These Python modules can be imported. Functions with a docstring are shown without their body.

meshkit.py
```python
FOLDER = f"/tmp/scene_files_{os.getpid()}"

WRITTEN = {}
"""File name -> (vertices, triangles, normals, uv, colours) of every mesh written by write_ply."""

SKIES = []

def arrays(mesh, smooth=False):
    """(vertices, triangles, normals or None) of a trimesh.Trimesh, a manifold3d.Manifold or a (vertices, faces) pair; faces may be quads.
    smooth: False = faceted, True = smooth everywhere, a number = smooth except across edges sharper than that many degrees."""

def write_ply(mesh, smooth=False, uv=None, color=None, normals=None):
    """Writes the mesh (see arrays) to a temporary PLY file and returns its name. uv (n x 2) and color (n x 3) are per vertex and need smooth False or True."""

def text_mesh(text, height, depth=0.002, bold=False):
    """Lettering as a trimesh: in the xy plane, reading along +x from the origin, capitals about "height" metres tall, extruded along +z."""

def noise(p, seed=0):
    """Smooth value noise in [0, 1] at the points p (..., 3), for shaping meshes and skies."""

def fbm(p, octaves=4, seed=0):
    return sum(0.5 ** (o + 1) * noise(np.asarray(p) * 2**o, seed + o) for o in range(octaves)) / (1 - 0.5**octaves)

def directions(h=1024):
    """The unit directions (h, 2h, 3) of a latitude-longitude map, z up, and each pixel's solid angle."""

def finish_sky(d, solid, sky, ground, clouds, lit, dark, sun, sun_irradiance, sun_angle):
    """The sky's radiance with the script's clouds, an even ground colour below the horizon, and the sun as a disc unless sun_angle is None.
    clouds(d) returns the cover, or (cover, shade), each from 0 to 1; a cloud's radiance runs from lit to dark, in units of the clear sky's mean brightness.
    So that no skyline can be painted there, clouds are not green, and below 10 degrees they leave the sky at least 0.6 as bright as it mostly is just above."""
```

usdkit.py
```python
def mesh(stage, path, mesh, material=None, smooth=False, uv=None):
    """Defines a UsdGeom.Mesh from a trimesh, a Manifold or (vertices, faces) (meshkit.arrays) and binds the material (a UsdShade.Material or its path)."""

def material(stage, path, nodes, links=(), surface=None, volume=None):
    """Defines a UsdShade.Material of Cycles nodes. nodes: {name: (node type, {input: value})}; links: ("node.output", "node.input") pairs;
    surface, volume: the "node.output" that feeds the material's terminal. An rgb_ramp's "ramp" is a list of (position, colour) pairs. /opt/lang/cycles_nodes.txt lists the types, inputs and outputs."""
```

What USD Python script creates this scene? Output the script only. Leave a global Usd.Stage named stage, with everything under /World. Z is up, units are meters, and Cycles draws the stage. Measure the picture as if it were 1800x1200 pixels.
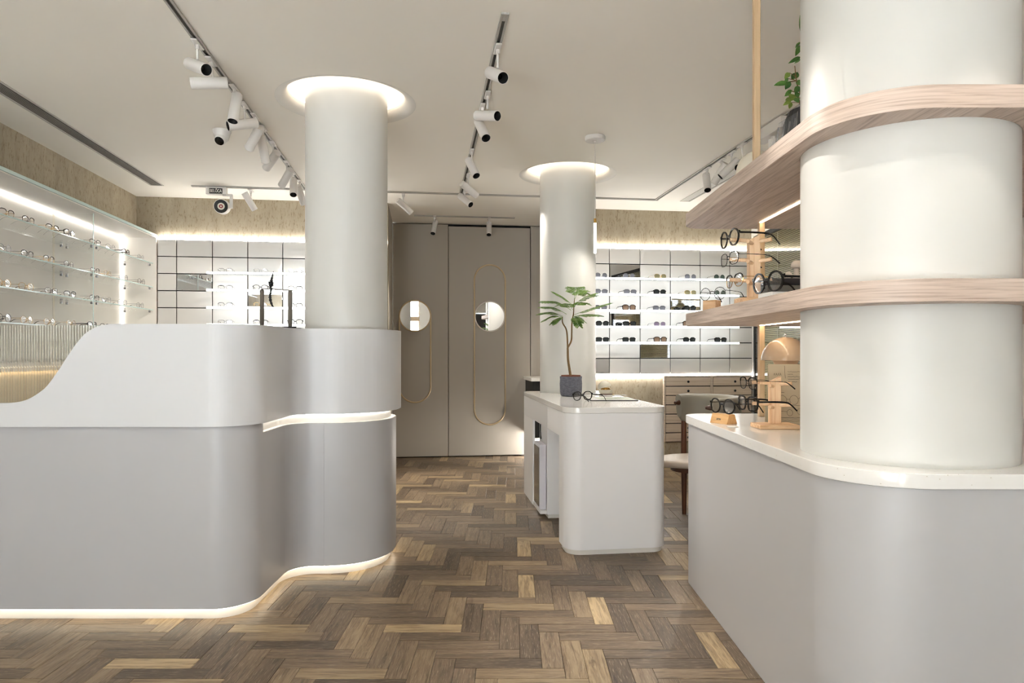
import math, random
import numpy as np, trimesh, manifold3d, usdkit, meshkit
from shapely.geometry import Polygon, LineString, Point, box as sbox
from shapely.ops import unary_union
from pxr import Usd, UsdGeom, UsdLux, UsdShade, Gf, Sdf, Vt

stage = Usd.Stage.CreateInMemory()
UsdGeom.SetStageUpAxis(stage, 'Z'); UsdGeom.SetStageMetersPerUnit(stage, 1.0)
UsdGeom.Xform.Define(stage, '/World'); UsdGeom.Scope.Define(stage, '/World/Looks')
rng = random.Random(7); nrg = np.random.default_rng(11)
PI = math.pi
H = 1.15                     # eye height
F = 1204.0                   # focal length in pixels of the 1800 px picture
TH = math.atan(156 / F)      # the walls stand turned by this angle from the counters
CE = 2.548                   # ceiling height

# ------------------------------------------------------------------ camera, sky, exposure
cam = UsdGeom.Camera.Define(stage, '/World/camera')
cam.CreateFocalLengthAttr(36 * F / 1800); cam.CreateHorizontalApertureAttr(36.0); cam.CreateVerticalApertureAttr(24.0)
cam.CreateVerticalApertureOffsetAttr(18 * 36 / 1800)
cam.CreateClippingRangeAttr(Gf.Vec2f(0.05, 200))
cam.AddTranslateOp().Set((0, 0, H)); cam.AddRotateXOp().Set(90.0)
cam.CreateExposureAttr(0.71)
LED, SPOT, DAY = 1.4, 3.2, .42
dome = UsdLux.DomeLight.Define(stage, '/World/sky')          # even overcast daylight, it comes in through the shop window behind the camera
dome.CreateIntensityAttr(3.6 * DAY); dome.CreateColorAttr(Gf.Vec3f(0.90, 0.95, 1.0))
sun = UsdLux.DistantLight.Define(stage, '/World/sun')             # sun along the street: it lights the pavement, not the shop
sun.CreateIntensityAttr(15.0); sun.CreateNormalizeAttr(True); sun.CreateAngleAttr(.53); sun.CreateColorAttr(Gf.Vec3f(.95, .98, 1.0))
sun.AddRotateXYZOp().Set((8.0, 42.0, 0.0))
COOL, WARM, NEUT = (1.0, 0.96, 0.91), (1.0, 0.80, 0.56), (0.95, 0.98, 1.0)


# ------------------------------------------------------------------ materials
def C(r, g, b):
    return tuple(((x / 255) / 12.92 if x <= 10 else ((x / 255 + .055) / 1.055) ** 2.4) for x in (r, g, b))


MATS = {}


def mat(name, nodes, links=(), surface='p.BSDF'):
    MATS[name] = usdkit.material(stage, '/World/Looks/' + name, nodes, links, surface)
    return MATS[name]


def plain(name, col, rough=.5, metal=0.0, spec=.5, coat=0.0, **kw):
    return mat(name, {'p': ('principled_bsdf', dict(base_color=C(*col), roughness=rough, metallic=float(metal), specular_ior_level=spec, coat_weight=coat, **kw))})


def glow(name, col, strength):
    return mat(name, {'e': ('emission', dict(color=col, strength=float(strength)))}, surface='e.emission')


def pane(name, tint, ior=1.45, rough=0.02, gl=(1, 1, 1)):
    return mat(name, {'t': ('transparent_bsdf', {'color': tint}), 'g': ('glossy_bsdf', {'color': gl, 'roughness': rough}), 'f': ('layer_weight', {'blend': .5}), 'w': ('math', {'math_type': 'power', 'value2': 4.0}), 'a': ('math', {'math_type': 'multiply_add', 'value2': .75, 'value3': ((ior - 1) / (ior + 1)) ** 2 * 1.3}), 'm': ('mix_closure', {})},
               [('f.facing', 'w.value1'), ('w.value', 'a.value1'), ('a.value', 'm.fac'), ('t.BSDF', 'm.closure1'), ('g.BSDF', 'm.closure2')], 'm.closure')


def woodmat(name, cols, rough=.5, sc=(2.0, 2.0, 55.0), face=None, strength=.25, rnd=False):
    """Fine straight grain along the object's axes; face: another scale for surfaces that look up or down."""
    nodes = {'tc': ('texture_coordinate', {}), 'mp': ('mapping', {'scale': sc}), 'n': ('noise_texture', {'scale': 1.0, 'detail': 6.0, 'roughness': .62, 'distortion': .35}),
             'r': ('rgb_ramp', {'ramp': [(a, C(*c)) for a, c in cols]}), 'b': ('bump', {'strength': strength, 'distance': .0015}),
             'p': ('principled_bsdf', {'roughness': rough})}
    links = [('tc.object', 'mp.vector'), ('mp.vector', 'n.vector'), ('n.fac', 'b.height'), ('b.normal', 'p.normal'), ('r.color', 'p.base_color')]
    if face:
        nodes |= {'m2': ('mapping', {'scale': face}), 'n2': ('noise_texture', {'scale': 1.0, 'detail': 5.0, 'roughness': .6, 'distortion': 1.2}), 'g': ('geometry', {}),
                  'sx': ('separate_xyz', {}), 'ab': ('math', {'math_type': 'absolute'}), 'gt': ('math', {'math_type': 'greater_than', 'value2': .7}), 'mx': ('mix_float', {})}
        links += [('tc.object', 'm2.vector'), ('m2.vector', 'n2.vector'), ('g.normal', 'sx.vector'), ('sx.z', 'ab.value1'), ('ab.value', 'gt.value1'), ('gt.value', 'mx.fac'),
                  ('n.fac', 'mx.a'), ('n2.fac', 'mx.b'), ('mx.result', 'r.fac')]
    else:
        links += [('n.fac', 'r.fac')]
    return mat(name, nodes, links)


plain('white_paint', (226, 222, 215), .55)
plain('ceiling_paint', (247, 242, 233), .75)
plain('column_paint', (218, 217, 213), .42)
plain('counter_white', (220, 220, 222), .42)
plain('desk_white', (240, 239, 240), .42)
plain('counter_grey', (191, 190, 192), .40)
plain('door_grey', (172, 165, 154), .5)
plain('tile_white', (208, 205, 201), .3)
plain('black', (22, 22, 23), .5)
plain('groove_black', (28, 27, 26), .7)
plain('dark_glass', (14, 13, 11), .04)
plain('gloss_black', (12, 12, 13), .16)
plain('lamp_white', (222, 218, 214), .45)
plain('rail_grey', (178, 174, 168), .45)
plain('slot_dark', (70, 68, 62), .6)
plain('vent_grey', (196, 192, 183), .5)
plain('vent_duct', (112, 108, 100), .7)
plain('cabinet_beige', (222, 206, 178), .5)
plain('chrome', (225, 225, 228), .12, 1.0)
plain('mirror', (246, 247, 248), .015, 1.0)
plain('brass', (205, 184, 148), .35, .55)
plain('gold', (222, 178, 96), .2, 1.0)
plain('silver', (168, 168, 172), .22, 1.0)
plain('gunmetal', (46, 46, 50), .3, .8)
plain('acetate_black', (13, 13, 15), .18)
plain('acetate_grey', (86, 86, 90), .25)
plain('acetate_brown', (52, 32, 20), .2)
plain('lens_dark', (38, 40, 40), .08)
plain('lens_grey', (96, 96, 101), .1)
plain('lens_olive', (112, 106, 80), .1)
plain('lens_brown', (112, 92, 76), .1)
plain('lens_purple', (108, 96, 112), .1)
plain('lens_green', (56, 66, 60), .1)
plain('pot_grey', (96, 97, 108), .85)
plain('pot_black', (38, 39, 42), .55)
plain('soil', (112, 60, 40), .9)
plain('bark', (124, 98, 62), .8)
plain('paper', (240, 239, 236), .6)
plain('print_green', (218, 224, 206), .6)
plain('card_beige', (198, 184, 158), .7)
plain('ink', (96, 92, 84), .7)
plain('cream', (228, 220, 204), .45)
plain('lamp_beige', (200, 176, 150), .16)
plain('lamp_bowl', (222, 184, 150), .4)
plain('leather', (150, 144, 130), .42)
plain('leather_seat', (200, 186, 170), .42)
plain('walnut_dark', (84, 50, 34), .4)
plain('mushroom', (226, 214, 202), .7)
plain('book_grey', (120, 120, 116), .7)
plain('book_black', (40, 40, 46), .6)
plain('sign_black', (16, 15, 14), .5)
plain('pc_white', (226, 224, 232), .35)
plain('pc_side', (120, 114, 104), .12)
plain('sculpture_black', (26, 25, 25), .6)
plain('bronze', (92, 84, 74), .4, .3)
plain('slat_olive', (196, 182, 130), .45)
plain('ink_red', (150, 60, 60), .5)
plain('lens_pink', (226, 190, 180), .3)
plain('shelf_edge', (206, 226, 224), .1)
plain('cable_black', (25, 25, 26), .6)
plain('pavement', (222, 222, 222), .9)
plain('oak_front', (198, 172, 140), .5)
glow('led_cool', NEUT, 4.6 * LED); glow('led_white', COOL, 14 * LED); glow('led_niche', COOL, 6.5 * LED); glow('led_warm', WARM, 6.5 * LED)
glow('led_cove', (1.0, .88, .74), 6 * LED); glow('led_slot', (1.0, .94, .85), 5 * LED); glow('led_kick', (1.0, .87, .66), 4 * LED); glow('led_tube', (1.0, .95, .86), 12 * LED)
pane('glass_clear', (.985, .993, .99)); pane('glass_window', (.96, .97, .97)); pane('lens_clear', (.97, .97, .975), 1.6, .01); pane('acrylic', (.93, .94, .96), 1.5, .05)
pane('glass_shelf', (.972, .985, .982), 1.5, .02); pane('lamp_glass', (.86, .80, .72), 1.6, .03)
mat('fluted_glass', {'p': ('principled_bsdf', {'base_color': (.96, .98, .965), 'roughness': .06, 'transmission_weight': 1.0, 'ior': 1.28})})
mat('quartz', {'tc': ('texture_coordinate', {}), 'v': ('voronoi_texture', {'scale': 95.0, 'randomness': 1.0}), 'r': ('rgb_ramp', {'ramp': [(0, C(196, 182, 164)), (.10, C(206, 200, 190)), (.16, C(237, 235, 231)), (1, C(238, 236, 233))]}),
               'w': ('white_noise_texture', {}), 'g': ('math', {'math_type': 'greater_than', 'value2': .80}), 'm': ('mix_color', {'a': C(238, 236, 233)}), 'p': ('principled_bsdf', {'roughness': .12, 'specular_ior_level': .5})},
    [('tc.object', 'v.vector'), ('v.distance', 'r.fac'), ('v.position', 'w.vector'), ('w.value', 'g.value1'), ('g.value', 'm.fac'), ('r.color', 'm.b'), ('m.result', 'p.base_color')])
plain('quartz_plain', (238, 236, 233), .10)
mat('limewash', {'tc': ('texture_coordinate', {}), 'mp': ('mapping', {'scale': (13.0, 13.0, 3.4)}), 'n': ('noise_texture', {'scale': 1.0, 'detail': 7.0, 'roughness': .68}),
                 'mq': ('mapping', {'scale': (75.0, 75.0, 22.0)}), 'n2': ('noise_texture', {'scale': 1.0, 'detail': 4.0, 'roughness': .7}), 'mr': ('mapping', {'scale': (5.0, 5.0, 2.4)}), 'n3': ('noise_texture', {'scale': 1.0, 'detail': 2.0}),
                 'ad': ('math', {'math_type': 'multiply_add', 'value2': .8}), 'ml': ('math', {'math_type': 'multiply', 'value2': .35}),
                 'r': ('rgb_ramp', {'ramp': [(.30, C(152, 140, 120)), (.50, C(166, 154, 133)), (.70, C(177, 165, 144)), (1, C(184, 173, 153))]}),
                 'r2': ('rgb_ramp', {'ramp': [(0, (1, 1, 1)), (.54, (1, 1, 1)), (.62, C(196, 186, 168)), (.74, C(150, 136, 112)), (1, C(130, 116, 92))]}), 'mc': ('mix_color', {'blend_type': 'multiply', 'fac': .62}),
                 'b': ('bump', {'strength': .3, 'distance': .003}), 'p': ('principled_bsdf', {'roughness': .85})},
    [('tc.object', 'mp.vector'), ('mp.vector', 'n.vector'), ('tc.object', 'mq.vector'), ('mq.vector', 'n2.vector'), ('tc.object', 'mr.vector'), ('mr.vector', 'n3.vector'), ('n3.fac', 'ml.value1'), ('n.fac', 'ad.value1'), ('ml.value', 'ad.value3'),
     ('ad.value', 'r.fac'), ('n2.fac', 'r2.fac'), ('r.color', 'mc.a'), ('r2.color', 'mc.b'), ('mc.result', 'p.base_color'), ('n2.fac', 'b.height'), ('b.normal', 'p.normal')])
woodmat('shelf_oak', [(.30, (168, 146, 132)), (.46, (200, 180, 166)), (.58, (212, 193, 180)), (.72, (219, 202, 190))], .5, (3.5, 3.5, 120.0), (48.0, 2.6, 1.0))
woodmat('pine', [(.3, (214, 166, 122)), (.5, (238, 202, 164)), (.7, (246, 216, 182))], .5, (60.0, 60.0, 4.0), strength=.1)
woodmat('pine_flat', [(.3, (200, 150, 104)), (.5, (232, 192, 150)), (.7, (242, 208, 170))], .5, (7.0, 60.0, 60.0), strength=.1)
woodmat('beech_block', [(.3, (202, 150, 92)), (.5, (222, 174, 116)), (.7, (230, 186, 130))], .5, (6.0, 60.0, 60.0), strength=.1)
woodmat('post_oak', [(.3, (196, 164, 126)), (.5, (214, 184, 146)), (.7, (222, 194, 158))], .5, (50.0, 50.0, 2.0), strength=.1)
woodmat('drawer_wood', [(.3, (180, 161, 142)), (.5, (203, 186, 168)), (.7, (212, 196, 178))], .5, (2.0, 2.0, 60.0), strength=.1)
woodmat('walnut', [(.3, (74, 40, 24)), (.5, (106, 62, 38)), (.7, (128, 78, 48))], .35, (50.0, 50.0, 3.0), strength=.1)
mat('fabric_pot', {'tc': ('texture_coordinate', {}), 'mp': ('mapping', {'scale': (60.0, 60.0, 160.0)}), 'n': ('noise_texture', {'scale': 1.0, 'detail': 4.0}), 'r': ('rgb_ramp', {'ramp': [(.3, C(82, 83, 93)), (.7, C(114, 115, 126))]}),
                   'b': ('bump', {'strength': .5, 'distance': .002}), 'p': ('principled_bsdf', {'roughness': .9})},
    [('tc.object', 'mp.vector'), ('mp.vector', 'n.vector'), ('n.fac', 'r.fac'), ('n.fac', 'b.height'), ('b.normal', 'p.normal'), ('r.color', 'p.base_color')])


def leafmat(name, a, b):
    mat(name, {'n': ('noise_texture', {'scale': 30.0}), 'tc': ('texture_coordinate', {}), 'r': ('rgb_ramp', {'ramp': [(.3, C(*a)), (.7, C(*b))]}), 'p': ('principled_bsdf', {'roughness': .45}),
               't': ('translucent_bsdf', {}), 'm': ('mix_closure', {'fac': .3})},
        [('tc.object', 'n.vector'), ('n.fac', 'r.fac'), ('r.color', 'p.base_color'), ('r.color', 't.color'), ('p.BSDF', 'm.closure1'), ('t.BSDF', 'm.closure2')], 'm.closure')


leafmat('fern_leaf', (74, 118, 52), (152, 182, 96)); leafmat('bush_leaf', (40, 84, 36), (96, 140, 66)); leafmat('bush_leaf_light', (92, 122, 48), (140, 160, 74))
# oak planks: tone comes with each plank (a number from 0 to 1), the grain runs along the plank
mat('plank_oak', {'uv': ('attribute', {'attribute': 'grain'}), 'tn': ('attribute', {'attribute': 'tone'}), 'mp': ('mapping', {'scale': (5.0, 60.0, 1.0)}), 'n': ('noise_texture', {'scale': 1.0, 'detail': 7.0, 'roughness': .66, 'distortion': .9}),
                  'mq': ('mapping', {'scale': (16.0, 240.0, 1.0)}), 'n2': ('noise_texture', {'scale': 1.0, 'detail': 3.0, 'roughness': .6}), 'ms': ('mapping', {'scale': (3.0, 9.0, 1.0)}), 'n3': ('noise_texture', {'scale': 1.0, 'detail': 2.0}),
                  'r': ('rgb_ramp', {'ramp': [(0, C(98, 82, 66)), (.30, C(126, 108, 88)), (.62, C(148, 128, 104)), (.85, C(176, 154, 120)), (1, C(206, 182, 142))]}),
                  'g': ('rgb_ramp', {'ramp': [(.30, C(150, 138, 126)), (.46, C(220, 214, 208)), (.58, (1, 1, 1)), (1, (1, 1, 1))]}),
                  'w': ('rgb_ramp', {'ramp': [(0, (0, 0, 0)), (.56, (0, 0, 0)), (.68, (.5, .5, .5)), (1, (.6, .6, .6))]}), 'mc': ('mix_color', {'blend_type': 'multiply', 'fac': 1.0}), 'mw': ('mix_color', {'b': C(186, 170, 146)}),
                  'ad': ('math', {'math_type': 'multiply_add', 'value2': .30}), 'sb': ('math', {'math_type': 'subtract', 'value2': .15, 'use_clamp': True}), 'rr': ('map_range', {'from_min': .3, 'from_max': .7, 'to_min': .34, 'to_max': .5}),
                  'b': ('bump', {'strength': .35, 'distance': .0012}), 'p': ('principled_bsdf', {'specular_ior_level': .42})},
    [('uv.vector', 'mp.vector'), ('mp.vector', 'n.vector'), ('uv.vector', 'mq.vector'), ('mq.vector', 'n2.vector'), ('uv.vector', 'ms.vector'), ('ms.vector', 'n3.vector'), ('n3.fac', 'ad.value1'), ('tn.fac', 'ad.value3'), ('ad.value', 'sb.value1'), ('sb.value', 'r.fac'),
     ('n.fac', 'g.fac'), ('r.color', 'mc.a'), ('g.color', 'mc.b'), ('n2.fac', 'w.fac'), ('w.color', 'mw.fac'), ('mc.result', 'mw.a'), ('mw.result', 'p.base_color'), ('n.fac', 'rr.value'), ('rr.result', 'p.roughness'), ('n.fac', 'b.height'), ('b.normal', 'p.normal')])
plain('floor_base', (70, 58, 46), .7)


# ------------------------------------------------------------------ shapes
def cat(*ms):
    vs, fs, n = [], [], 0
    for v, f in ms:
        vs.append(np.asarray(v, float)); fs.append(np.asarray(f, int) + n); n += len(v)
    return np.vstack(vs), np.vstack(fs)


def tri(f):
    f = np.asarray(f, int)
    return f if f.shape[1] == 3 else np.vstack([f[:, [0, 1, 2]], f[:, [0, 2, 3]]])


def _cbox(h, c):
    pts = []
    for sx in (-1, 1):
        for sy in (-1, 1):
            for sz in (-1, 1):
                for k in range(3):
                    q = [sx * h[0], sy * h[1], sz * h[2]]
                    for a in range(3):
                        if a != k:
                            q[a] -= c * (1 if q[a] > 0 else -1)
                    pts.append(q)
    return np.array(pts)


_u = trimesh.Trimesh(_cbox((1, 1, 1), .3), process=False)
_hull = trimesh.convex.convex_hull(_cbox((1, 1, 1), .3))
_idx = [int(np.argmin(np.abs(_cbox((1, 1, 1), .3) - p).sum(1))) for p in _hull.vertices]
_BF = np.array([[_idx[i] for i in t] for t in _hull.faces])


def bx(x0, x1, y0, y1, z0, z1, c=.002):
    h = np.array([x1 - x0, y1 - y0, z1 - z0]) / 2
    return _cbox(h, min(c, h.min() * .6)) + np.array([x0 + x1, y0 + y1, z0 + z1]) / 2, _BF


def lathe(prof, n=36):
    prof = np.asarray(prof, float); a = np.arange(n) * 2 * PI / n
    v = np.stack([prof[:, None, 0] * np.cos(a), prof[:, None, 0] * np.sin(a), np.repeat(prof[:, 1:2], n, 1)], -1).reshape(-1, 3)
    i, j = np.meshgrid(np.arange(len(prof) - 1), np.arange(n), indexing='ij')
    q = np.stack([i * n + j, i * n + (j + 1) % n, (i + 1) * n + (j + 1) % n, (i + 1) * n + j], -1).reshape(-1, 4)
    return v, tri(q)


def tube(p, r, n=8, closed=False, flat=None):
    """A tube along p; flat=(a, b): an oval section a along the sideways axis, b along the upright one."""
    p = np.asarray(p, float); m = len(p)
    t = (np.roll(p, -1, 0) - np.roll(p, 1, 0)) if closed else np.gradient(p, axis=0)
    t /= np.linalg.norm(t, axis=1, keepdims=True) + 1e-12
    up = np.array([0, 0, 1.0]) if np.abs(t[:, 2]).mean() < .8 else np.array([1.0, 0, 0])
    if flat is None:
        a = np.zeros_like(p); a0 = np.cross(t[0], up if abs(t[0] @ up) < .9 else [0, 1.0, 0]); a[0] = a0 / np.linalg.norm(a0)
        for i in range(1, m):
            q = a[i - 1] - t[i] * (a[i - 1] @ t[i]); a[i] = q / (np.linalg.norm(q) + 1e-12)
    else:
        a = np.cross(t, up); a /= np.linalg.norm(a, axis=1, keepdims=True) + 1e-12
    b = np.cross(a, t)
    r = np.broadcast_to(np.asarray(r, float), (m,))[:, None, None]
    g = np.arange(n) * 2 * PI / n
    fa, fb = flat or (1, 1)
    v = (p[:, None] + r * (fa * np.cos(g)[None, :, None] * a[:, None] + fb * np.sin(g)[None, :, None] * b[:, None])).reshape(-1, 3)
    i, j = np.meshgrid(np.arange(m if closed else m - 1), np.arange(n), indexing='ij'); k = (i + 1) % m
    f = tri(np.stack([i * n + j, i * n + (j + 1) % n, k * n + (j + 1) % n, k * n + j], -1).reshape(-1, 4))
    if not closed:
        caps = [[0, k + 1, k] for k in range(1, n - 1)] + [[(m - 1) * n, (m - 1) * n + k, (m - 1) * n + k + 1] for k in range(1, n - 1)]
        f = np.vstack([f, caps])
    return v, f


def ext(poly, z0, z1):
    out = []
    for g in getattr(poly, 'geoms', [poly]):
        if g.area > 1e-9:
            m = trimesh.creation.extrude_polygon(g, z1 - z0, engine='earcut'); m.apply_translation((0, 0, z0)); out.append((np.array(m.vertices), np.array(m.faces)))
    return cat(*out)


def slab(pts, z0, z1, bev=.003):
    """A plate with rounded arrises over a closed outline."""
    p = np.asarray(pts, float)
    if Polygon(p).exterior.is_ccw is False:
        p = p[::-1]
    e = np.roll(p, -1, 0) - p; e /= np.linalg.norm(e, axis=1, keepdims=True) + 1e-12
    nn = np.stack([e[:, 1], -e[:, 0]], 1); nv = nn + np.roll(nn, 1, 0); nv /= np.linalg.norm(nv, axis=1, keepdims=True) + 1e-9
    rings = [(z0, bev), (z0 + bev * .3, bev * .3), (z0 + bev, 0), (z1 - bev, 0), (z1 - bev * .3, bev * .3), (z1, bev)]
    n = len(p); V = np.vstack([np.column_stack([p - nv * o, np.full(n, z)]) for z, o in rings])
    f = []
    for k in range(len(rings) - 1):
        i = np.arange(n); j = (i + 1) % n
        f.append(tri(np.stack([k * n + i, k * n + j, (k + 1) * n + j, (k + 1) * n + i], 1)))
    import mapbox_earcut
    t = mapbox_earcut.triangulate_float64(p, np.array([n], np.uint32)).reshape(-1, 3).astype(int)
    a = p[t]; s = np.cross(a[:, 1] - a[:, 0], a[:, 2] - a[:, 0]) < 0; t[s] = t[s][:, ::-1]
    f += [t[:, ::-1], t + (len(rings) - 1) * n]
    return V, np.vstack(f)


def fillet(pts, rad, closed=False, seg=14):
    """A polyline with rounded corners; rad: one radius per point."""
    pts = [np.array(p, float) for p in pts]; out = []; n = len(pts)
    for i, p in enumerate(pts):
        if (not closed and i in (0, n - 1)) or rad[i] == 0:
            out.append(p); continue
        a, b = pts[i - 1] - p, pts[(i + 1) % n] - p
        a, b = a / np.linalg.norm(a), b / np.linalg.norm(b)
        half = math.acos(np.clip(a @ b, -1, 1)) / 2
        d, r = rad[i] / math.tan(half), rad[i]
        c = p + (a + b) / np.linalg.norm(a + b) * r / math.sin(half)
        s, e = p + a * d - c, p + b * d - c
        a0 = math.atan2(s[1], s[0]); da = (math.atan2(e[1], e[0]) - a0 + PI) % (2 * PI) - PI
        out += [c + r * np.array([math.cos(a0 + da * k / seg), math.sin(a0 + da * k / seg)]) for k in range(seg + 1)]
    return np.array(out)


def mani(m):
    return manifold3d.Manifold(manifold3d.Mesh(np.asarray(m[0], np.float32), np.asarray(m[1], np.uint32)))


def un(m):
    q = m.to_mesh(); return np.array(q.vert_properties[:, :3], float), np.array(q.tri_verts, int)


def xf(m, R=None, t=(0, 0, 0)):
    v = np.asarray(m[0], float)
    return (v if R is None else v @ np.asarray(R, float).T) + np.asarray(t, float), m[1]


def rotz(a):
    c, s = math.cos(a), math.sin(a); return np.array([[c, -s, 0], [s, c, 0], [0, 0, 1.0]])


def rotx(a):
    c, s = math.cos(a), math.sin(a); return np.array([[1.0, 0, 0], [0, c, -s], [0, s, c]])


def roty(a):
    c, s = math.cos(a), math.sin(a); return np.array([[c, 0, s], [0, 1.0, 0], [-s, 0, c]])


def toward(d):
    """The rotation that takes +z to d."""
    d = np.asarray(d, float) / np.linalg.norm(d); u = np.array([0, 0, 1.0]) if abs(d[2]) < .95 else np.array([0, 1.0, 0])
    x = np.cross(u, d); x /= np.linalg.norm(x); return np.column_stack([x, np.cross(d, x), d])


def bez(*p, n=14):
    """A smooth curve through the points."""
    p = np.array(p, float); m = len(p); q = np.vstack([2 * p[0] - p[1], p, 2 * p[-1] - p[-2]]); out = []
    for i in range(1, m):
        a, b, c, d = q[i - 1:i + 3]
        for t in np.linspace(0, 1, n, endpoint=False):
            out.append(.5 * (2 * b + (c - a) * t + (2 * a - 5 * b + 4 * c - d) * t * t + (3 * b - a - 3 * c + d) * t ** 3))
    return np.array(out + [p[-1]])


# ------------------------------------------------------------------ things and parts
USED = {}


def numbered(parent, name):
    k = USED.get((parent, name), -1) + 1; USED[(parent, name)] = k
    return f'{parent}/{name}' + (f'_{k:03d}' if k else '')


def tag(p, label=None, category=None, group=None, kind=None):
    for k, v in (('label', label), ('category', category), ('group', group), ('kind', kind)):
        if v:
            p.SetCustomDataByKey(k, v)
    return p


def matrix(loc=(0, 0, 0), R=None):
    m = np.eye(4); m[:3, :3] = np.eye(3) if R is None else R; m[:3, 3] = loc; return m


def thing(name, label, category, loc=(0, 0, 0), rz=0.0, group=None, kind=None, R=None, ref=None):
    x = UsdGeom.Xform.Define(stage, numbered('/World', name)); p = x.GetPrim()
    if ref is not None:
        p.GetReferences().AddInternalReference(ref.GetPath()); p.SetInstanceable(True)
        x.ClearXformOpOrder()
    x.AddTransformOp().Set(Gf.Matrix4d(matrix(loc, rotz(rz) if R is None else R).T.tolist()))
    return tag(p, label, category, group, kind)


def part(parent, name, mesh, m, smooth=30, label=None, kind=None):
    path = numbered(str(parent.GetPath()) if parent is not None else '/World', name)
    g = usdkit.mesh(stage, path, mesh, MATS[m], smooth)
    return tag(g.GetPrim(), label, None, None, kind)


def top(name, mesh, m, label, category, group=None, kind=None, smooth=30, loc=None, rz=0.0):
    p = part(None, name, mesh, m, smooth)
    if loc is not None or rz:
        UsdGeom.Xformable(p).AddTransformOp().Set(Gf.Matrix4d(matrix(loc or (0, 0, 0), rotz(rz)).T.tolist()))
    return tag(p, label, category, group, kind)


def at(u, v, d):
    """The point that lies d metres deep on the line of sight through a point of the photograph."""
    return np.array([(u - 900) / F * d, d, H + (618 - v) / F * d])


def deep(v, z):
    return (z - H) * F / (618 - v)


cT, sT = math.cos(TH), math.sin(TH)


def room(X, Y, z=0.0):
    return np.array([cT * X - sT * Y, sT * X + cT * Y, z])


def on_y(u, Y):
    """Room X where the line of sight u meets the room plane Y."""
    a = (u - 900) / F; d = Y / (cT - sT * a); return d * (a * cT + sT)


def on_x(u, X):
    """Room Y where the line of sight u meets the room plane X."""
    a = (u - 900) / F; d = X / (a * cT + sT); return d * (cT - sT * a)
# ------------------------------------------------------------------ the room
RZ = rotz(TH)
ST = 'structure'


def rw(m):
    return xf(m, RZ)


C1, C2, C3 = np.array([-.927, 3.844]), np.array([.441, 5.414]), np.array([1.216, 2.127])
R1, R2, R3 = .225, .2195, .296
COVE = .385
ceil = Polygon([(-3.7, -2.1), (2.55, -2.1), (2.55, 8.2), (-3.7, 8.2)])
for c in (C1, C2):
    ceil = ceil.difference(Point(*c).buffer(COVE, 48))
cl = top('ceiling', ext(ceil, CE, CE + .012), 'ceiling_paint', 'cream plaster ceiling with two round lit recesses', 'ceiling', kind=ST, smooth=False)
top('ceiling_slab', bx(-3.7, 2.55, -2.1, 8.2, CE + .25, CE + .30), 'ceiling_paint', 'concrete slab above the cream ceiling', 'ceiling', kind=ST)
fl = thing('floor', 'grey brown oak floor laid in herringbone', 'floor', kind=ST)
part(fl, 'floor_base', bx(-3.7, 2.55, -2.1, 8.2, -.05, -.0125), 'floor_base', False)


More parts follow.
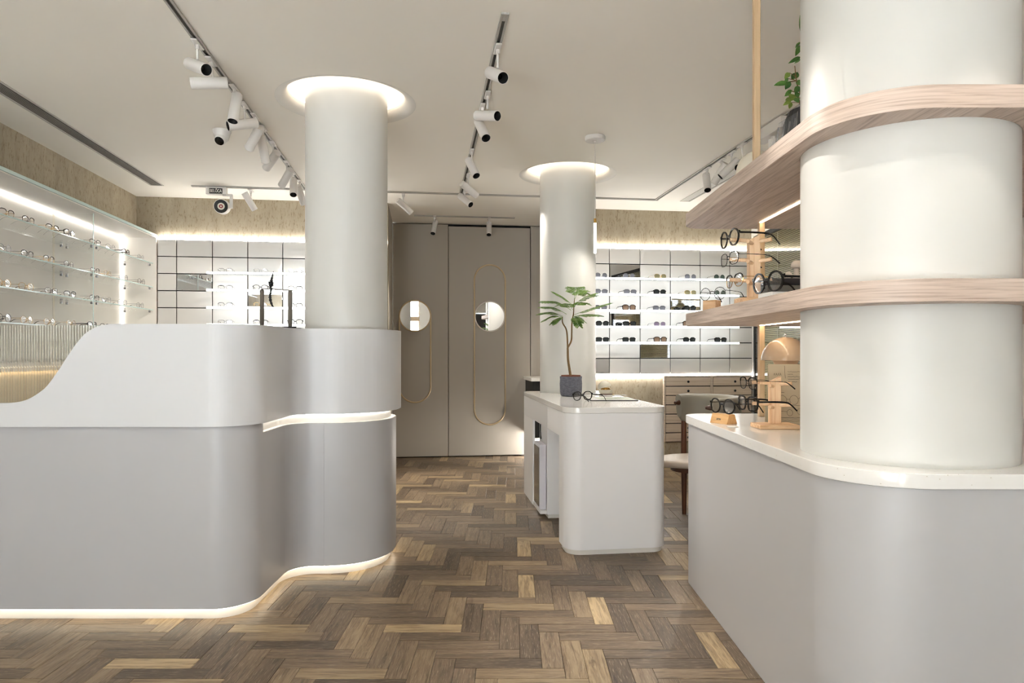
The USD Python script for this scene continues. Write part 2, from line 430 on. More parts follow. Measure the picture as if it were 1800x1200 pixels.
def planks():
    L, w = .32, .08
    items = []
    for a in range(-140, 140):
        for b in range(-40, 40):
            ox, oy = a * w + b * L, a * w - b * L
            for k, (cx, cy) in enumerate(((ox + L / 2, oy + w / 2), (ox + L + w / 2, oy + w - L / 2))):
                x, y = -cx + .03, cy + 1.9 + .03
                if -3.3 < x < 2.38 and .9 < y < 7.75:
                    items.append((x, y, k))
    size = []
    for x, y, k in items:
        u, v = 900 + F * x / y, 618 + F * H / y
        seen = -20 < u < 1820 and v < 1230
        if seen and (x < -1.17 and y > 2.96 or x < -.66 and 3.5 < y < 4.2 or u < 690 and y > 3.7 or x > .9 and y < 3.4 or u > 1216 and y > 3.3 and x > 1.2):
            seen = False
        size.append(F * F * H / y ** 3 if seen else 0.0)
    order = np.argsort(-np.array(size), kind='stable')
    base = bx(-L / 2 + .0005, L / 2 - .0005, -w / 2 + .0005, w / 2 - .0005, -.012, 0, .0010)
    rest, rg, rt = [], [], []
    for rank, i in enumerate(order):
        x, y, k = items[i]
        v = base[0].copy(); g = v[:, :2] + [nrg.uniform(0, 40), nrg.uniform(0, 20)]
        t = min(1, max(0, nrg.normal(.42, .27)))
        if k:
            v = v @ rotz(PI / 2).T
        v = v + [x, y, nrg.uniform(-.0004, .0004)]
        if rank < 300:
            put(v, base[1], g, np.full(len(v), t), 'plank')
        else:
            rest.append((v, base[1])); rg.append(g); rt.append(np.full(len(v), t))
    v, f = cat(*rest)
    put(v, f, np.vstack(rg), np.concatenate(rt), 'plank_field', 'stuff')


def put(v, f, g, t, name, kind=None):
    m = usdkit.mesh(stage, numbered(str(fl.GetPath()), name), (v, f), MATS['plank_oak'])
    api = UsdGeom.PrimvarsAPI(m)
    api.CreatePrimvar('grain', Sdf.ValueTypeNames.Float3Array, 'vertex').Set(Vt.Vec3fArray.FromNumpy(np.column_stack([g, np.zeros(len(g))]).astype(np.float32)))
    api.CreatePrimvar('tone', Sdf.ValueTypeNames.FloatArray, 'vertex').Set(Vt.FloatArray.FromNumpy(t.astype(np.float32)))
    tag(m.GetPrim(), kind=kind)


planks()

XL, YB, YD = -2.56, 6.55, 7.5              # left wall, back wall and the wall of doors, in room terms
XR0, XR1 = -.329, 1.352                    # the door recess
XW = 2.417                                 # the right wall (square with the counters)
top('wall_left', rw(cat(bx(-2.82, -2.72, -2.2, 6.65, 0, CE, 0), bx(-2.72, XL, -2.2, 6.55, 2.205, CE, 0))), 'limewash', 'beige limewashed wall above the glass display niche', 'wall', kind=ST, smooth=False)
top('wall_back_left', rw(bx(-2.72, XR0, YB, YB + .1, 0, CE, 0)), 'limewash', 'beige limewashed back wall left of the doors', 'wall', kind=ST, smooth=False)
top('wall_back_right', rw(bx(XR1, 3.60, YB, YB + .1, 0, CE, 0)), 'limewash', 'beige limewashed back wall right of the doors', 'wall', kind=ST, smooth=False)
top('wall_recess_left', rw(bx(XR0 - .1, XR0, YB + .1, YD, 0, CE, 0)), 'door_grey', 'grey side wall left of the hidden doors', 'wall', kind=ST, smooth=False)
top('wall_recess_right', rw(bx(XR1, XR1 + .1, YB + .1, YD, 0, CE, 0)), 'white_paint', 'pale side wall right of the hidden doors', 'wall', kind=ST, smooth=False)
top('wall_recess_back', rw(bx(XR0 - .1, XR1 + .1, YD + .046, YD + .12, 0, CE, 0)), 'groove_black', 'wall behind the hidden doors', 'wall', kind=ST, smooth=False)
xa, xb = on_y(787.6, YD), on_y(932, YD)
for n, (x0, x1, uc, v0, v1, cv, rr, lab) in enumerate(((XR0 + .003, xa, 729.5, 528, 707, 555, 27, 'left hidden grey door with round mirror and low brass loop'), (xa + .006, xb, 861, 465.5, 746, 556, 26, 'right hidden grey door with round mirror and tall brass loop'))):
    d = thing(f'door_{n + 1}', lab, 'door', room((x0 + x1) / 2, YD), TH, kind=ST)
    cx = (x0 + x1) / 2
    part(d, 'door_leaf', bx(x0 - cx, x1 - cx, 0, .04, .012, CE - (.012 if n == 0 else .03)), 'door_grey')
    lx = on_y(uc, YD) - cx; dd = YD / (cT - sT * (uc - 900) / F); k = dd / F
    zc, z0, z1, r = H + (618 - cv) * k, H + (618 - v1) * k, H + (618 - v0) * k, rr * k
    w = 27.3 * k
    ang = np.linspace(0, PI, 20)
    loop = [(lx + w * math.cos(a), -.006, z1 - w + w * math.sin(a)) for a in ang] + [(lx - w * math.cos(a), -.006, z0 + w - w * math.sin(a)) for a in ang]
    part(d, 'brass_loop', tube(loop, .0085, 8, True), 'brass', 50, label='slim brass loop on the door')
    part(d, 'mirror', xf(lathe([(0, -.008), (r - .012, -.008), (r - .008, -.005), (r - .008, 0)], 48), rotx(-PI / 2) @ np.diag([1, 1, -1.0]) @ np.eye(3), (lx, -.001, zc)) if False else xf(lathe([(r - .006, 0), (r - .006, .008), (0, .008)], 48), rotx(PI / 2), (lx, -.001, zc)), 'mirror', 30, label='round mirror')
    part(d, 'mirror_rim', xf(tube([(r * math.cos(a), r * math.sin(a), 0) for a in np.linspace(0, 2 * PI, 48, endpoint=False)], .0075, 8, True), rotx(PI / 2), (lx, -.004, zc)), 'brass' if n == 0 else 'white_paint', 50)
top('trim_1', rw(bx(xb + .006, XR1 - .003, YD, YD + .04, .012, CE - .01, .001)), 'door_grey', 'grey wall panel beside the right hidden door', 'panel', kind=ST)

# right wall with a window behind blinds
wy0, wy1, wz0, wz1 = 3.3, 6.86, .42, 2.30
top('wall_right', cat(bx(XW, XW + .1, -2.1, wy0, 0, CE, 0), bx(XW, XW + .1, wy1, 7.2, 0, CE, 0), bx(XW, XW + .1, wy0, wy1, 0, wz0, 0), bx(XW, XW + .1, wy0, wy1, wz1, CE, 0)), 'white_paint', 'white right wall with a blind-covered window', 'wall', kind=ST, smooth=False)
w1 = thing('window_1', 'window with fine olive venetian blinds behind the display shelves', 'window', (XW, (wy0 + wy1) / 2, wz0), kind=ST)
hy, hz = (wy1 - wy0) / 2, wz1 - wz0
part(w1, 'backing_pane', bx(.075, .085, -hy, hy, 0, hz, .001), 'gloss_black')
part(w1, 'pane', bx(.006, .012, -hy, hy, 0, hz, .001), 'glass_window')
part(w1, 'window_frame', cat(bx(0, .03, -hy, -hy + .04, 0, hz), bx(0, .03, hy - .04, hy, 0, hz), bx(0, .03, -hy + .04, hy - .04, 0, .04), bx(0, .03, -hy + .04, hy - .04, hz - .04, hz)), 'groove_black')
sl = xf(bx(-.0085, .0085, -hy + .045, hy - .045, -.0006, .0006, .0002), roty(math.radians(-48)))
for k in range(106):
    part(w1, 'slat', xf(sl, None, (.045, 0, .05 + k * .0172)), 'slat_olive', False)
for yy in (-1.0, -.06, .64, 1.24):
    part(w1, 'ladder_cord', tube([(.034, yy, .05), (.034, yy, hz - .05)], .0025, 5), 'cream', False)

# shop front behind the camera
FY = -2.0
top('wall_front', cat(bx(-3.7, -2.62, FY - .1, FY, 0, CE, 0), bx(-2.62, .17, FY - .1, FY, 2.42, CE, 0), bx(.17, 1.22, FY - .1, FY, 0, CE, 0), bx(1.98, 2.55, FY - .1, FY, 0, CE, 0), bx(1.22, 1.98, FY - .1, FY, 2.12, CE, 0)), 'white_paint', 'white front wall around the shop window', 'wall', kind=ST, smooth=False)
w2 = thing('window_2', 'wide shop window at the street side', 'window', (-1.225, FY, 0), kind=ST)
for a, b in ((-1.375, -.42), (-.38, .72), (.94, 1.375)):
    part(w2, 'pane', bx(a, b, -.045, -.037, .08, 2.40, .001), 'glass_window')
part(w2, 'window_frame', cat(*[bx(a, b, -.07, -.02, 0, 2.42) for a, b in ((-1.393, -1.3755), (-.42, -.38), (1.3755, 1.393))], bx(-1.393, 1.393, -.075, -.015, 2.40, 2.42), bx(-1.393, 1.393, -.075, -.015, 0, .08)), 'oak_front')
part(w2, 'door_post', bx(.72, .94, -.08, 0, .08, 2.40), 'oak_front')
part(w2, 'transom', bx(-1.375, 1.375, -.03, .02, 1.90, 2.01), 'oak_front')
d3 = thing('door_3', 'dark glass door at the street side', 'door', (1.6, FY, 0), kind=ST)
part(d3, 'door_leaf', bx(-.375, .375, -.06, -.02, .01, 2.11), 'dark_glass')
part(d3, 'handle', tube([(-.3, .02, .9), (-.3, .02, 1.3)], .012, 8), 'silver')
top('pavement', bx(-8, 8, -9, FY - .1, -.1, -.02), 'pavement', 'grey pavement outside the shop', 'pavement', kind=ST)


# ------------------------------------------------------------------ columns and the lit rings in the ceiling
def column(name, c, r, z0, z1, label):
    p = [(r, z0), (r, z0 + .01), (r, z1 - .01), (r, z1)]
    return top(name, lathe(p, 96), 'column_paint', label, 'column', kind=ST, loc=(c[0], c[1], 0))


def recess(c, r, label):
    t = thing('ceiling_recess', label, 'ceiling light', (c[0], c[1], CE), group='round lit recesses around the columns')
    a = np.linspace(0, PI / 2, 9)
    lip = [(COVE - .068 * math.sin(x), .052 * (1 - math.cos(x))) for x in a]
    part(t, 'plaster_lip', lathe(lip + [(COVE - .068 + .012, .058), (COVE + .01, .060)], 96), 'white_paint', 40)
    part(t, 'recess_wall', lathe([(COVE + .01, .060), (COVE + .008, .20), (COVE - .01, .225), (r + .002, .225)], 96), 'white_paint', 40)
    for rr, hz_ in ((r + .016, .155), (COVE - .03, .070)):
        part(t, 'led_ring', tube([(rr * math.cos(x), rr * math.sin(x), hz_) for x in np.linspace(0, 2 * PI, 64, endpoint=False)], .008, 6, True), 'led_cove')


column('column_1', C1, R1, 0, CE + .2, 'white round column rising out of the reception counter')
column('column_2', C2, R2, 0, CE + .2, 'white round column behind the small desk with the plant')
column('column_3', C3, R3, .835, 1.279, 'thick white round column through the wooden shelves')
recess(C1, R1, 'lit round ceiling recess around the column of the reception counter')
recess(C2, R2, 'lit round ceiling recess around the column behind the desk')

# ------------------------------------------------------------------ reception counter
ZS0, ZS1, ZT, YF = .783, .832, 1.268, 2.925
path = fillet([(-2.72, YF), (-1.13, YF), (-1.13, 3.522), (-.66, 3.522), (-.66, 4.14), (-1.30, 4.14)], [0, .17, .13, .30, .26, 0], seg=20)
loop = np.vstack([path, [(-1.56, 4.14), (-1.56, 3.62), (-2.72, 3.62)]])
outer = Polygon(loop)
hole = Point(*C1).buffer(R1 + .006, 48)
inner = outer.buffer(-.03)
lobe = sbox(-1.25, 3.11, -.5, 4.3)
band = outer.difference(inner).intersection(lobe)
seams = [bx(-2.262, -2.2598, YF - .01, YF + .0022, 0, 2, 0), bx(-.966, -.9638, 3.51, 3.5242, 0, 2, 0)]
cut = mani(seams[0]) + mani(seams[1])
rc = thing('reception_counter', 'white and grey curved reception counter with lit slot', 'counter', (0, 0, 0))
part(rc, 'lower_body', un(mani(cat(ext(outer.difference(hole), .05, ZS0))) - cut), 'counter_grey')
part(rc, 'upper_body', un(mani(ext(outer.difference(band).difference(hole), ZS0, ZS1)) - cut), 'counter_grey')
shell = LineString(path).buffer(.028, single_sided=True, join_style=1).buffer(0)
if shell.intersection(inner).area < shell.area * .3:
    shell = LineString(path).buffer(-.028, single_sided=True, join_style=1).buffer(0)
wave = [(u, v) for u, v in ((214, 568), (199, 569.6), (183, 573), (170, 578), (156.7, 586.7), (143, 602), (126.7, 625), (113, 646.7), (100, 665), (88, 680), (73, 691.7), (56.7, 700.8), (40, 705.4), (20, 707.6))]
wp = bez(*[((u - 900) / F * YF, H + (618 - v) / F * YF) for u, v in wave], n=6)
wp = np.vstack([wp, [(-2.80, wp[-1][1] - .001), (-2.80, 1.4), (wp[0][0] + .02, 1.4)]])
cutter = xf(ext(Polygon(wp), 0, .4), np.array([[1.0, 0, 0], [0, 0, 1], [0, 1, 0]]), (0, YF - .15, 0))
cutter = (cutter[0], cutter[1][:, ::-1])
part(rc, 'upper_shell', un(mani(ext(shell, ZS1, ZT)) - mani(cutter) - cut), 'counter_white', label='white curved upper panel with a wave cut out')
part(rc, 'slot_lining', ext(outer.buffer(-.0295).difference(outer.buffer(-.0335)).intersection(lobe), ZS0 + .001, ZS1 - .001), 'white_paint', label='white lining of the lit slot')
part(rc, 'slot_light', ext(outer.buffer(-.021).difference(outer.buffer(-.028)).intersection(lobe), ZS1 - .006, ZS1 - .001), 'led_slot', label='warm white light strip in the slot')
part(rc, 'slot_floor', ext(outer.buffer(-.002).difference(outer.buffer(-.0335)).intersection(lobe), ZS0, ZS0 + .002), 'white_paint')
part(rc, 'kick_board', ext(outer.buffer(-.03).difference(hole), 0, .05), 'white_paint', label='white recessed kick board')
part(rc, 'kick_light', ext(outer.buffer(-.008).difference(outer.buffer(-.017)), .0455, .0498), 'led_kick', label='warm light strip under the counter')
ledge = outer.buffer(-.0295).intersection(sbox(-1.54, 2.96, -.5, 4.3)).difference(hole)
part(rc, 'inner_ledge', cat(ext(ledge, 1.242, 1.262), bx(-1.54, -1.52, 2.975, 4.10, ZS1 + .0005, 1.2415, .001)), 'counter_white', 25)
fl_x = np.arange(-2.71, -1.66, .0012); ph = (fl_x / .0118) % 1.0
prof = np.column_stack([fl_x, YF + .036 - .004 * np.sin(ph * PI)])
gp = Polygon(np.vstack([prof, [(fl_x[-1], YF + .044), (fl_x[0], YF + .044)]]))
part(rc, 'fluted_panel', ext(gp, ZS1 + .001, ZT - .004), 'fluted_glass', 50, label='clear fluted glass panel behind the wave')


# ------------------------------------------------------------------ display wall with grid of tiles and lit shelves
TW, TR, ZL = .3093, .1541, 2.163
YT = 6.52


def grid(name, label, xs, x0, x1, rows, mirrors, bottom_led):
    t = thing(name, label, 'wall panel', room(x0, YT), TH)
    e = [x0] + [x for x in xs if x0 < x < x1] + [x1]
    zb = ZL - rows * TR
    part(t, 'backing', bx(0, x1 - x0, .014, YB - YT - .001, zb, ZL, .0005), 'groove_black', False)
    for r in range(rows):
        for c in range(len(e) - 1):
            m = 'mirror' if (c, r) in mirrors else 'tile_white'
            part(t, 'tile', bx(e[c] - x0 + .004, e[c + 1] - x0 - .004, 0, .013, ZL - (r + 1) * TR + .004, ZL - r * TR - .004, .0015), m, False, label='mirrored tile' if m == 'mirror' else None)
    part(t, 'light_strip', bx(0, x1 - x0, -.002, .012, ZL + .001, ZL + .019), 'led_white', False, label='white light strip along the top edge')
    if bottom_led:
        part(t, 'light_strip', bx(0, x1 - x0, -.002, .012, zb - .019, zb - .001), 'led_white', False, label='warm white light strip along the lower edge')
    return t


def led_shelf(x0, x1, z, label, grp):
    t = thing('lit_shelf', label, 'shelf', room(x0, YT, z), TH, group=grp)
    part(t, 'shelf_plate', bx(0, x1 - x0, -.148, -.001, -.006, 0, .001), 'glass_shelf', False)
    part(t, 'light_edge', bx(0, x1 - x0, -.158, -.1485, -.014, .006, .002), 'led_cool', False, label='glowing white front edge')


xsL = [-2.2087 + k * .3087 for k in range(8)]
grid('display_wall', 'white tiled display wall with black joints left of the doors', xsL, -2.374, XR0 - .01, 6, {(1, 2), (3, 3), (4, 1)}, False)
xsR = [1.8066 + k * TW - TW for k in range(7)]
grid('display_wall', 'white tiled display wall with black joints right of the doors', xsR, XR1 + .02, on_y(1322.5, YT), 8, {(1 + 1, 1), (1 + 3, 3), (1 + 1, 4), (1 + 2, 6), (1, 7)}, True)
ORD = ('top', 'second', 'third', 'fourth', 'lowest')
SHL = [ZL - TR * k for k in (2, 3, 4, 5)]
SHR = [ZL - TR * k for k in (2, 3, 4, 5, 6)]
for k, z in enumerate(SHL):
    led_shelf(-1.905, XR0 - .03, z, f'{ORD[k] if k < 3 else "lowest"} lit shelf on the tiled wall behind the reception counter', 'lit shelves behind the reception counter')
for k, z in enumerate(SHR):
    led_shelf(XR1 + .04, 3.07, z, f'{ORD[k]} lit sunglasses shelf on the tiled wall right of the column', 'lit shelves with sunglasses')

# drawers under the right display wall
DX0, DX1, DX2 = 2.365, 2.848, on_y(1321.5, 6.5)
dc = thing('drawer_cabinet', 'pale wooden cabinet with two banks of shallow drawers', 'cabinet', room(DX0, 6.50), TH)
zt = .900
part(dc, 'carcass', bx(0, DX2 - DX0, .012, YB - 6.501, .26, zt, .001), 'groove_black', False)
part(dc, 'cabinet_top', bx(0, DX2 - DX0, 0, YB - 6.501, zt, zt + .012), 'drawer_wood', False)
part(dc, 'stile', bx(-.012, .004, 0, .04, .26, zt + .012), 'drawer_wood', False)
part(dc, 'stile', bx(DX1 - DX0 - .012, DX1 - DX0 + .012, 0, .04, .26, zt), 'drawer_wood', False)
part(dc, 'plinth', bx(0, DX2 - DX0, .014, YB - 6.501, 0, .255, .001), 'limewash', False)
for b, (x0, x1) in enumerate(((.008, DX1 - DX0 - .016), (DX1 - DX0 + .016, DX2 - DX0 - .004))):
    for r in range(7):
        z1 = zt - r * .0915 - .004
        dr = part(dc, 'drawer', bx(x0, x1, 0, .011, z1 - .0835, z1, .002), 'drawer_wood', False)
        ku = (1209 if b == 0 else 1291)
        kx = on_y(ku, 6.5) - DX0
        part(dr, 'knob', xf(lathe([(0, 0), (.004, 0), (.004, .008), (.011, .012), (.012, .018), (.008, .023), (0, .024)], 14), rotx(PI / 2), (kx, 0, z1 - .042)), 'gunmetal')

# ------------------------------------------------------------------ glass display niche along the left wall
NX0, NX1, NY0, NY1 = -2.70, -2.377, 2.7, 6.505
nc = thing('display_niche', 'white lit display niche with glass shelves along the left wall', 'cabinet', room(NX0, NY0), TH)
dy, dx = NY1 - NY0, NX1 - NX0
part(nc, 'back_panel', bx(0, .03, 0, dy, 1.095, 2.18, .001), 'white_paint', False)
part(nc, 'top_panel', bx(.03, dx, 0, dy, 2.172, 2.18, .001), 'white_paint', False)
part(nc, 'cap', bx(0, dx + .006, -.002, dy + .02, 2.181, 2.203), 'shelf_edge', False, label='pale glass cap on the niche')
part(nc, 'end_panel', bx(.03, dx, dy, dy + .02, 1.095, 2.18, .001), 'white_paint', False)
part(nc, 'light_strip', bx(.033, .043, 0, dy - .003, 2.162, 2.171), 'led_niche', False, label='white light strip along the back of the niche top')
yv = on_x(224, NX0 + .04) - NY0
part(nc, 'light_strip', bx(.033, .040, dy - .010, dy - .001, 1.096, 2.157), 'led_niche', False, label='upright white light strip in the niche corner')
for uu in (95,):
    y = on_x(uu, NX0 + .035) - NY0
    part(nc, 'panel_seam', bx(.0305, .036, y - .012, y + .012, 1.096, 2.157), 'cream', False)
part(nc, 'divider', bx(.036, dx - .012, 5.345 - NY0, 5.355 - NY0, 1.1, 2.160, .001), 'glass_clear', False, label='upright clear glass divider')
part(nc, 'divider_edge', bx(dx - .0115, dx - .009, 5.345 - NY0, 5.355 - NY0, 1.1, 2.160, .0005), 'shelf_edge', False)
bc = thing('base_cabinet', 'beige cabinet under the glass display niche', 'cabinet', room(NX0, NY0), TH)
part(bc, 'cabinet_top', bx(0, dx + .02, 0, dy + .018, 1.065, 1.093), 'white_paint', False)
part(bc, 'body', bx(0, dx, 0, dy + .018, .08, 1.064), 'cabinet_beige', False)
part(bc, 'valance', bx(dx + .0135, dx + .02, 0, dy, 1.040, 1.0645, .001), 'white_paint', False)
part(bc, 'light_strip', bx(dx + .003, dx + .012, 0, dy, 1.058, 1.0645, .001), 'led_warm', False, label='warm light strip under the cabinet top')
part(bc, 'plinth', bx(0, dx - .04, 0, dy + .018, 0, .079), 'groove_black', False)
ZG = [1.943, 1.731, 1.527, 1.322]
for k, z in enumerate(ZG):
    t = thing('glass_shelf', f'{ORD[k] if k < 3 else "lowest"} long glass shelf in the display niche on the left', 'shelf', room(NX0, NY0, z), TH, group='glass shelves in the left niche')
    for a, b in ((.0, 5.342 - NY0), (5.358 - NY0, dy - .018)):
        part(t, 'shelf_plate', bx(.037, dx - .024, a, b, -.008, 0, .001), 'glass_shelf', False)
        part(t, 'front_edge', bx(dx - .0235, dx - .019, a, b, -.0085, .0005, .001), 'shelf_edge', False)
    for y in (5.40 - NY0, 5.48 - NY0, dy - .03):
        for x in (.07, dx - .045):
            part(t, 'bracket', xf(lathe([(0, -.026), (.008, -.026), (.009, -.0235), (.009, -.0095), (0, -.0085)], 10), None, (x, y, 0)), 'silver')
# ------------------------------------------------------------------ the counter with the wooden shelves on the right
def holed(pts, z0, z1, c, r, bev=.003):
    m = mani(slab(pts, z0, z1, bev))
    return un(m - mani(xf(ext(Point(0, 0).buffer(r, 64), z0 - .1, z1 + .1), None, (c[0], c[1], 0))))


SX, SY0, SY1, SXR = .866, 1.760, 3.50, 2.39
ol = fillet([(SXR, SY0), (SXR, SY1), (SX, SY1), (SX, SY0)], [0, 0, .10, .24], True, 20)
olb = np.array(Polygon(ol).buffer(-.012, join_style=1).exterior.coords)[:-1]
ct = thing('display_counter', 'grey display counter with white speckled stone top under the wooden shelves', 'counter', (1.6, 2.6, 0))
o = np.array([1.6, 2.6])
part(ct, 'stone_top', slab(ol - o, .795, .835, .004), 'quartz', label='white speckled stone top')
part(ct, 'body', slab(olb - o, .0, .794, .002), 'counter_grey')
for nm, z0, z1, lab in (('lower', 1.279, 1.339, 'lower pale oak shelf wrapped around the thick column'), ('upper', 1.777, 1.838, 'upper pale oak shelf wrapped around the thick column')):
    s = thing('wooden_shelf', lab, 'shelf', (1.6, 2.6, z0), group=None)
    part(s, 'board', holed(ol - o, 0, z1 - z0, C3 - o, R3 - .004 if False else R3 + .0015), 'shelf_oak', 25)
    part(s, 'light_strip', bx(1.197 - 1.6, 1.212 - 1.6, 2.45 - 2.6, 3.315 - 2.6, -.004, .0005), 'led_warm', False, label='warm light strip under the shelf')
column('column_4', C3, R3, 1.279, CE, 'upper part of the thick white round column above the wooden shelves')
pu = thing('support_post', 'slim wooden post between the stone counter and the upper oak shelf', 'post', (1.2, 3.335, .835))
for z0, z1 in ((0, .4435), (.5045, .9415)):
    part(pu, 'post_segment', bx(-.0, .027, -.014, .014, z0, z1), 'post_oak', False)
pw = thing('ceiling_post', 'slim wooden post from the upper oak shelf to the ceiling', 'post', (.928, 2.60, 1.8385))
part(pw, 'post', bx(-.012, .012, -.012, .012, 0, CE - 1.839), 'post_oak', False)
part(pw, 'foot', bx(-.018, .018, -.018, .018, 0, .006), 'post_oak', False)

# ------------------------------------------------------------------ consultation desk around the second column
dk = thing('consultation_desk', 'white desk with rounded front and stone top around the rear column', 'desk', room(0, 0), TH)
c2r = np.array([cT * C2[0] + sT * C2[1], -sT * C2[0] + cT * C2[1]])
X0, X1, Y0, Y1 = .792, 1.400, 3.775, 5.42
hole2 = Point(*c2r).buffer(R2 + .006, 48)
top2 = Polygon(fillet([(X1, Y0), (X1, Y1), (X0, Y1), (X0, Y0)], [.10, .02, .06, .10], True, 16)).difference(hole2)
part(dk, 'stone_top', slab(np.array(top2.exterior.coords)[:-1], .802, .835, .003), 'quartz_plain', label='glossy white stone top')
front = Polygon(fillet([(X1 - .004, Y0 + .006), (X1 - .004, 3.98), (X0 + .004, 3.98), (X0 + .004, Y0 + .006)], [.095, 0, 0, .095], True, 16))
part(dk, 'front_panel', ext(front, .03, .801), 'desk_white', 25)
part(dk, 'front_kick', ext(front.buffer(-.014), 0, .03), 'white_paint', 25)
part(dk, 'drawer_front', bx(X0 + .004, X0 + .022, 3.982, 4.36, .655, .801, .001), 'desk_white', False)
part(dk, 'drawer_front', bx(X0 + .004, X0 + .022, 4.362, 5.40, .655, .801, .001), 'desk_white', False)
part(dk, 'apron', bx(X1 - .03, X1 - .004, 3.982, 5.05, .655, .801, .001), 'desk_white', False)
part(dk, 'end_panel', bx(.845, X1 - .01, 4.64, 4.66, .03, .654, .001), 'desk_white', False)
part(dk, 'end_panel', bx(.86, X1 - .03, 4.66, 5.04, .03, .654, .001), 'desk_white', False)
sidep = Polygon([(X0 + .004, 4.96), (X0 + .02, 4.96), (X0 + .02, 5.40), (X0 + .004, 5.40)])
part(dk, 'cabinet_door', ext(sidep, .03, .654), 'desk_white', False)
part(dk, 'shelf_panel', bx(.80, .86, 4.66, 4.96, .03, .052, .001), 'desk_white', False)
part(dk, 'kick', bx(.855, X1 - .04, 4.66, 5.04, 0, .03, .001), 'white_paint', False)
pc = thing('computer_tower', 'white computer tower with glass side in the desk recess', 'computer', room(.800, 4.70, .0525), TH)
part(pc, 'case', bx(.002, .05, 0, .22, 0, .45, .003), 'pc_white', False)
part(pc, 'glass_side', bx(-.003, .0018, .012, .208, .02, .43, .0008), 'pc_side', False)
cbl = top('power_cable', tube([room(*p) for p in bez((.83, 4.80, .53), (.828, 4.82, .60), (.835, 4.84, .655))], .004, 6), 'cable_black', 'thin black cable above the computer tower', 'cable')
sc = thing('side_counter', 'small white topped counter in the door recess behind the rear column', 'counter', room(1.10, 6.95), TH)
part(sc, 'counter_top', bx(0, .25, 0, .54, .845, .880), 'white_paint', False)
part(sc, 'cabinet_body', bx(.02, .25, .02, .54, .26, .844, .001), 'groove_black', False)
part(sc, 'light_strip', bx(.20, .21, .10, .53, .10, .255, .001), 'led_white', False, label='light strip under the small counter')

# ------------------------------------------------------------------ ceiling: tracks, spotlights, vents, camera, pendant
TRK = {'l': (-1.003, 2.56, 6.04), 'm': (.335, 2.80, 6.04), 'r': (2.12, 2.3, 6.04)}


def track(name, p, q, label):
    p, q = np.array(p), np.array(q); L = np.linalg.norm(q - p); a = math.atan2(q[1] - p[1], q[0] - p[0])
    t = thing('light_track', label, 'light track', room(p[0], p[1], CE), TH + a, group='ceiling light tracks')
    part(t, 'rail', cat(bx(0, L, -.017, -.007, -.010, -.0005, .001), bx(0, L, .007, .017, -.010, -.0005, .001), bx(0, .06, -.0068, .0068, -.010, -.0005, .001)), 'rail_grey', False)
    part(t, 'slot', bx(.061, L, -.0066, .0066, -.004, -.0005, .0005), 'slot_dark', False)
    return t


track('l', (TRK['l'][0], TRK['l'][1]), (TRK['l'][0], 6.04), 'light track along the ceiling left of the front column')
track('m', (TRK['m'][0], TRK['m'][1]), (TRK['m'][0], 6.04), 'light track along the middle of the ceiling between the columns')
track('r', (TRK['r'][0], TRK['r'][1]), (TRK['r'][0], 6.04), 'light track along the ceiling above the drawer cabinet side')
track('c', (-1.934, 6.065), (2.14, 6.065), 'long cross track along the ceiling near the tiled walls')
track('d', (-.093, 7.08), (.945, 7.08), 'short light track in front of the two hidden doors')
BL = .165
NL = [0]


def lamp(v, pivot, back, face, sgn, label, power=1.0, u=None, d=None, L=BL, cone=24):
    """A tubular spotlight under a track: v, the height in the photo of the place where its stem leaves the track; back and face, the two ends of the barrel."""
    d = d or (CE - H) * F / (618 - v)
    P = at(pivot[0], pivot[1], d); hang = np.array([P[0], P[1], CE])
    A, B = at(*back, d), at(*face, d); lat = B - A; ll = np.linalg.norm(lat)
    dy = math.sqrt(max(L * L - ll * ll, 0)) * sgn
    ax = np.array([lat[0], dy, lat[2]]); ax /= np.linalg.norm(ax)
    mid = (A + B) / 2
    if np.linalg.norm(np.cross(mid - P, ax)) > .035:      # the pivot sits on the barrel's upper side
        P = mid - ax * .02
    return spotlight(hang, P, mid, ax, label, power, L, cone)


